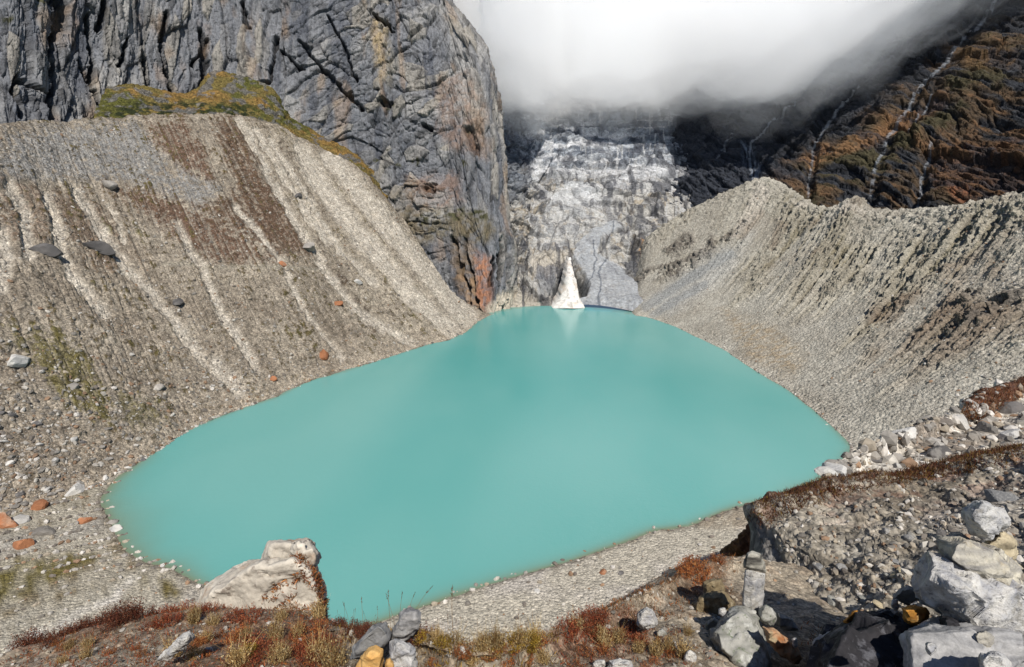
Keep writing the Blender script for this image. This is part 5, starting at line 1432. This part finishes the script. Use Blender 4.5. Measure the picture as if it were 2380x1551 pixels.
# ------------------------------------------------------------------ plants of the crest
def leaf_mat(name, rough=0.7):
    m = bpy.data.materials.new(name)
    nt, N, L, bs = nodes(m)
    bs.inputs['Roughness'].default_value = rough
    bs.inputs['Specular IOR Level'].default_value = 0.2
    att = N.new('ShaderNodeAttribute'); att.attribute_name = 'Col'
    info = N.new('ShaderNodeObjectInfo')
    t = mathn(N, L, 'MULTIPLY_ADD', info.outputs['Random'], 0.5); N[-1].inputs[2].default_value = 0.75
    mul = N.new('ShaderNodeVectorMath'); mul.operation = 'SCALE'
    L.new(att.outputs['Color'], mul.inputs[0]); L.new(t, mul.inputs['Scale']); L.new(mul.outputs[0], bs.inputs['Base Color'])
    tr = N.new('ShaderNodeBsdfTranslucent'); L.new(mul.outputs[0], tr.inputs['Color'])
    mx = N.new('ShaderNodeMixShader'); mx.inputs[0].default_value = 0.25
    L.new(bs.outputs[0], mx.inputs[1]); L.new(tr.outputs[0], mx.inputs[2])
    L.new(mx.outputs[0], N['Material Output'].inputs['Surface'])
    return m
LEAF = leaf_mat('plant_leaf')

class Quads:
    def __init__(self):
        self.V, self.F, self.C, self.n = [], [], [], 0
    def quad(self, a, b, c, d, col):
        self.V += [a, b, c, d]; self.F.append((self.n, self.n + 1, self.n + 2, self.n + 3)); self.C += [col] * 4; self.n += 4
    def blade(self, p, tip, w, col, side=None):
        p = np.asarray(p, float); tip = np.asarray(tip, float)
        s = np.cross(tip - p, (RNG.normal(), RNG.normal(), 0.2)) if side is None else side
        s = s / (np.linalg.norm(s) + 1e-9) * w
        self.quad(p - s, p + s, tip + s * 0.25, tip - s * 0.25, col)
    def mesh(self, name):
        return mesh_np(name, np.array(self.V), np.array(self.F), np.array(self.C), False)

def make_shrub(seed, h, spread, twig_c, leaf_cs, n_twigs=70, leaves=10):
    """dwarf shrub: a cushion of upright twigs (stems) carrying small leaves (foliage)"""
    st, lf = Quads(), Quads()
    r = np.random.default_rng(seed)
    for _ in range(n_twigs):
        a = r.uniform(0, 6.28); rad = spread * math.sqrt(r.random())
        base = np.array((rad * 0.7 * math.cos(a), rad * 0.7 * math.sin(a), -0.01))
        hh = h * r.uniform(0.45, 1.0) * (1 - 0.35 * (rad / spread) ** 2)
        tip = base + np.array((0.35 * rad * math.cos(a) + r.normal() * 0.02, 0.35 * rad * math.sin(a) + r.normal() * 0.02, hh))
        st.blade(base, tip, 0.0022, np.array(twig_c) * r.uniform(0.6, 1.2))
        for k in range(leaves):
            f = r.uniform(0.25, 1.05)
            p = base + (tip - base) * f + r.normal(size=3) * 0.008
            d = r.normal(size=3); d[2] = abs(d[2]) + 0.4; d /= np.linalg.norm(d)
            c = np.array(leaf_cs[r.integers(len(leaf_cs))]) * r.uniform(0.6, 1.3)
            lf.blade(p, p + d * r.uniform(0.010, 0.020), r.uniform(0.003, 0.006), c)
        if leaf_cs is STRAW:
            d = r.normal(size=3) * 0.35; d[2] = 1; d /= np.linalg.norm(d)
            lf.blade(base, base + d * h * r.uniform(0.5, 1.3), 0.0025, np.array(STRAW[r.integers(4)]))
    return st.mesh('stems'), lf.mesh('foliage')

RED = [C(150, 72, 50), C(176, 92, 60), C(112, 56, 42), C(192, 124, 84)]
DRED = [C(104, 56, 44), C(128, 70, 52), C(80, 44, 36), C(150, 96, 68)]
RUST = [C(196, 122, 66), C(172, 96, 58), C(214, 150, 90), C(140, 80, 54)]
STRAW = [C(214, 186, 130), C(190, 158, 104), C(170, 134, 84), C(226, 204, 156)]
YEL = [C(190, 150, 56), C(160, 130, 50), C(200, 170, 84), C(140, 120, 48)]
KINDS = {}
for kind, cs, h, spd in (('straw', STRAW, 0.26, 0.10), ('dark red', DRED, 0.24, 0.17), ('red', RED, 0.15, 0.15), ('rust orange', RUST, 0.13, 0.14), ('yellow', YEL, 0.13, 0.10)):
    KINDS[kind] = []
    for v in range(4):
        s_me, f_me = make_shrub(700 + 10 * v + len(kind), h, spd, C(110, 74, 54), cs)
        s_me.materials.append(LEAF); f_me.materials.append(LEAF)
        KINDS[kind].append((s_me, f_me))

def plant(p, kind, size, label, group, name='shrub'):
    s_me, f_me = KINDS[kind][RNG.integers(4)]
    e = bpy.data.objects.new(name, None)
    COL.objects.link(e)
    e.empty_display_size = 0.05
    e.location = p; e.rotation_euler = (0, 0, RNG.uniform(0, 6.28)); e.scale = (size * RNG.uniform(.85, 1.2), size, size * RNG.uniform(.8, 1.2))
    tag(e, label, 'shrub' if name == 'shrub' else 'grass tuft', group)
    for nm, me in (('stems', s_me), ('foliage', f_me)):
        c = bpy.data.objects.new(nm, me)
        COL.objects.link(c)
        c.parent = e
    return e

def pick(poly, n, S=None, y_max=1600):
    """n random ground points inside a surveyed outline"""
    P, q = (S or CREST)[0], (S or CREST)[1]
    m = inside(q, poly)
    du = np.linalg.norm(np.gradient(q, axis=1), axis=-1); dv = np.linalg.norm(np.gradient(q, axis=0), axis=-1)
    w = np.where(m, du * dv, 0).ravel()
    if w.sum() <= 0:
        return np.zeros((0, 3))
    return P.reshape(-1, 3)[RNG.choice(w.size, n, p=w / w.sum())]

ZONES = [('dark red', [(35, 1512), (110, 1480), (230, 1440), (260, 1432), (345, 1422), (345, 1446), (240, 1470), (90, 1520)], 30, 1.0, 'on the left brow above the white path'),
         ('red', [(350, 1425), (520, 1408), (600, 1406), (600, 1450), (430, 1480), (340, 1470)], 34, 0.9, 'on the crest left of the pale knob'),
         ('rust orange', [(460, 1440), (740, 1430), (760, 1480), (640, 1551), (430, 1551)], 46, 0.8, 'on the crest in front of the pale knob'),
         ('red', [(560, 1490), (760, 1470), (800, 1551), (560, 1560)], 26, 0.8, 'at the bottom edge in front of the pale knob'),
         ('dark red', [(780, 1450), (885, 1450), (885, 1474), (800, 1490), (770, 1470)], 22, 0.55, 'at the crest edge left of the streaked slab'),
         ('red', [(1290, 1462), (1350, 1436), (1420, 1425), (1480, 1460), (1510, 1500), (1430, 1520), (1330, 1490)], 40, 0.75, 'left of the large pale stone'),
         ('rust orange', [(1560, 1320), (1640, 1300), (1700, 1310), (1690, 1350), (1600, 1370)], 18, 0.9, 'on the shoulder left of the spur'),
         ('dark red', [(955, 1474), (995, 1470), (1000, 1492), (965, 1498)], 6, 0.5, 'in the hollow right of the streaked slab'),
         ('rust orange', [(1010, 1500), (1260, 1495), (1280, 1551), (1000, 1551)], 16, 0.5, 'on the bottom edge between the stones'),
         ('yellow', [(535, 1490), (600, 1490), (600, 1560), (535, 1560)], 9, 0.9, 'on the bottom edge left of the middle'),
         ('yellow', [(970, 1478), (1100, 1496), (1090, 1510), (970, 1500)], 12, 0.5, 'along the crest edge right of the streaked slab'),
         ('yellow', [(1150, 1490), (1245, 1478), (1240, 1510), (1150, 1520)], 10, 0.6, 'on the crest edge above the pale beach'),
         ('rust orange', [(1300, 1480), (1560, 1470), (1640, 1560), (1300, 1560)], 22, 0.55, 'at the bottom edge below the large pale stone'),
         ('straw', [(350, 1430), (740, 1430), (790, 1551), (380, 1551)], 34, 0.9, 'on the crest below the pale knob'),
         ('straw', [(960, 1482), (1260, 1494), (1290, 1551), (980, 1551)], 22, 0.6, 'on the crest edge above the pale beach'),
         ('straw', [(1290, 1470), (1500, 1420), (1640, 1440), (1640, 1551), (1290, 1551)], 22, 0.6, 'around the large pale stone'),
         ('straw', [(60, 1530), (340, 1440), (380, 1500), (120, 1556)], 12, 0.6, 'on the bare ground at the lower left'),
         ('rust orange', [(100, 1500), (340, 1470), (380, 1551), (100, 1560)], 12, 0.5, 'on the bare ground at the lower left')]
for kind, poly, n, size, where in ZONES:
    for p in pick(poly, n):
        plant(p, kind, size * RNG.uniform(0.7, 1.15), f'{kind} {"grass tuft" if kind in ("yellow", "straw") else "dwarf shrub"} {where}', f'{kind} plants {where}', 'grass_tuft' if kind in ('yellow', 'straw') else 'shrub')

# low mat of withered leaves and grass between the shrubs, one mass nobody could count
def mat_cover(S, n, size, zones, name, label):
    Q = Quads()
    for poly, cs, share in zones:
        for p in pick(poly, int(n * share), S):
            for _ in range(5):
                d = RNG.normal(size=3) * 0.7; d[2] = abs(d[2]) + 0.7; d /= np.linalg.norm(d)
                b = p + RNG.normal(size=3) * (size * 0.5, size * 0.5, size * 0.05)
                Q.blade(b, b + d * size * RNG.uniform(0.5, 1.2), size * RNG.uniform(0.04, 0.10), np.array(cs[RNG.integers(len(cs))]) * RNG.uniform(0.6, 1.2))
    o = link(name, Q.mesh(name), [LEAF])
    tag(o, label, 'ground cover', None, 'stuff')

BROWN = [C(128, 92, 62), C(150, 116, 82), C(106, 74, 52), C(170, 140, 104)]
mat_cover(CREST, 9000, 0.045, [([(-30, 1560), (100, 1490), (450, 1405), (760, 1425), (790, 1600), (-30, 1600)], BROWN + RUST[:2] + RED[:2], 0.50), ([(780, 1450), (1060, 1490), (1290, 1450), (1290, 1600), (780, 1600)], BROWN + YEL[:2], 0.15), ([(1280, 1450), (1500, 1400), (1640, 1500), (1640, 1600), (1280, 1600)], BROWN + RED[:2], 0.15),
                               ([(1380, 1420), (1620, 1300), (1720, 1290), (1700, 1420), (1560, 1440)], BROWN + RUST[:1], 0.12), ([(1860, 1440), (2100, 1420), (2100, 1600), (1860, 1600)], BROWN + RUST, 0.05)], 'ground_cover', 'low mat of withered brown and rust leaves on the crest')
KNOB = [o for o in COL.objects if o.name == 'weathered_knob'][0]
kV = np.array([(KNOB.location + v.co)[:] for v in KNOB.data.vertices]); kN = np.array([v.normal[:] for v in KNOB.data.vertices])
kq = bearing(kV)
km = inside(kq, [(590, 1440), (600, 1400), (640, 1350), (690, 1285), (700, 1275), (715, 1300), (740, 1340), (757, 1400), (757, 1440)]) & (fbm(kV * 3, 3, 640) > -0.15) & (kN[:, 1] < 0.4)
Qk = Quads()
for k in RNG.choice(np.nonzero(km)[0], 2600):
    d = kN[k] * 0.5 + RNG.normal(size=3) * 0.5 + (0, 0, 0.7); d /= np.linalg.norm(d)
    cs = BROWN + RUST
    Qk.blade(kV[k], kV[k] + d * RNG.uniform(0.03, 0.09), RNG.uniform(0.004, 0.009), np.array(cs[RNG.integers(len(cs))]) * RNG.uniform(0.6, 1.2))
tag(link('dry_moss', Qk.mesh('dry_moss'), [LEAF]), 'brown heath and moss clinging to the right side of the pale knob', 'ground cover', None, 'stuff')
mat_cover(SPUR, 5000, 0.07, [([(1735, 1210), (1760, 1168), (1930, 1108), (2130, 1080), (2390, 1025), (2390, 1065), (2240, 1105), (2130, 1120), (1960, 1150), (1850, 1190), (1790, 1230)], DRED + BROWN + YEL[1:2], 1.0)], 'heath', 'dark red and brown heath along the top of the spur')
mat_cover(BSLOPE, 1800, 0.35, [([(2235, 975), (2250, 935), (2320, 905), (2420, 860), (2420, 905), (2320, 945), (2270, 975)], DRED + BROWN + RUST[:1], 1.0)], 'turf_lip', 'brown turf lip overhanging the boulder field')

# tall withered grass stems standing against the lake
def stem_mesh(seed, h, lean):
    Q, H = Quads(), Quads()
    r = np.random.default_rng(seed)
    pts = [np.array((lean * h * f * f, 0.02 * math.sin(f * 3 + seed), h * f)) for f in np.linspace(0, 1, 7)]
    for a, b in zip(pts[:-1], pts[1:]):
        for s in ((0.0016, 0, 0), (0, 0.0016, 0)):
            s = np.array(s)
            Q.quad(a - s, a + s, b + s * 0.8, b - s * 0.8, C(150, 120, 84))
    top = pts[-1]
    for k in range(14):
        p = pts[-1] + (pts[-2] - pts[-1]) * r.uniform(0, 0.9)
        H.blade(p, p + np.array((r.normal() * 0.006 + lean * 0.01, r.normal() * 0.006, 0.016)), 0.0025, C(112, 76, 52) * r.uniform(0.7, 1.2))
    return Q.mesh('stem'), H.mesh('seed_head')
STEMS = []
for k in range(5):
    a, b = stem_mesh(800 + k, 0.40, (-0.12, 0.0, 0.1, 0.25, 0.45)[k])
    a.materials.append(LEAF); b.materials.append(LEAF)
    STEMS.append((a, b))
for (x, y, h, k) in [(808, 1442, 0.85, 1), (818, 1440, 1.0, 0), (824, 1446, 0.7, 2), (838, 1440, 0.75, 2), (846, 1442, 0.9, 1), (853, 1446, 0.55, 0), (880, 1450, 0.6, 1), (909, 1452, 0.95, 1), (917, 1456, 0.9, 0), (929, 1456, 0.85, 2), (945, 1458, 0.8, 3), (958, 1462, 0.9, 4),
                     (976, 1472, 0.35, 1), (1058, 1488, 1.15, 1), (1061, 1490, 0.5, 2), (790, 1444, 0.5, 1), (866, 1450, 0.4, 3), (1020, 1486, 0.45, 1), (1110, 1496, 0.5, 1), (1150, 1496, 0.55, 0), (1045, 1490, 0.6, 1), (1205, 1494, 0.6, 1), (600, 1440, 0.5, 1), (575, 1450, 0.45, 2), (690, 1450, 0.4, 0)]:
    p = nearest(CREST, x, y)
    e = bpy.data.objects.new('dry_stalk', None)
    COL.objects.link(e)
    e.empty_display_size = 0.05
    e.location = p; e.scale = (h, h, h); e.rotation_euler = (0, 0, RNG.uniform(-0.3, 0.3))
    tag(e, 'thin withered stalk with a brown seed head at the crest edge against the lake' if x < 1000 else 'thin withered stalk with a brown seed head in front of the pale beach', 'grass stem', 'grass stems against the lake' if x < 1000 else 'grass stems against the beach')
    for nm, me in zip(('stem', 'seed_head'), STEMS[k]):
        c = bpy.data.objects.new(nm, me); COL.objects.link(c); c.parent = e
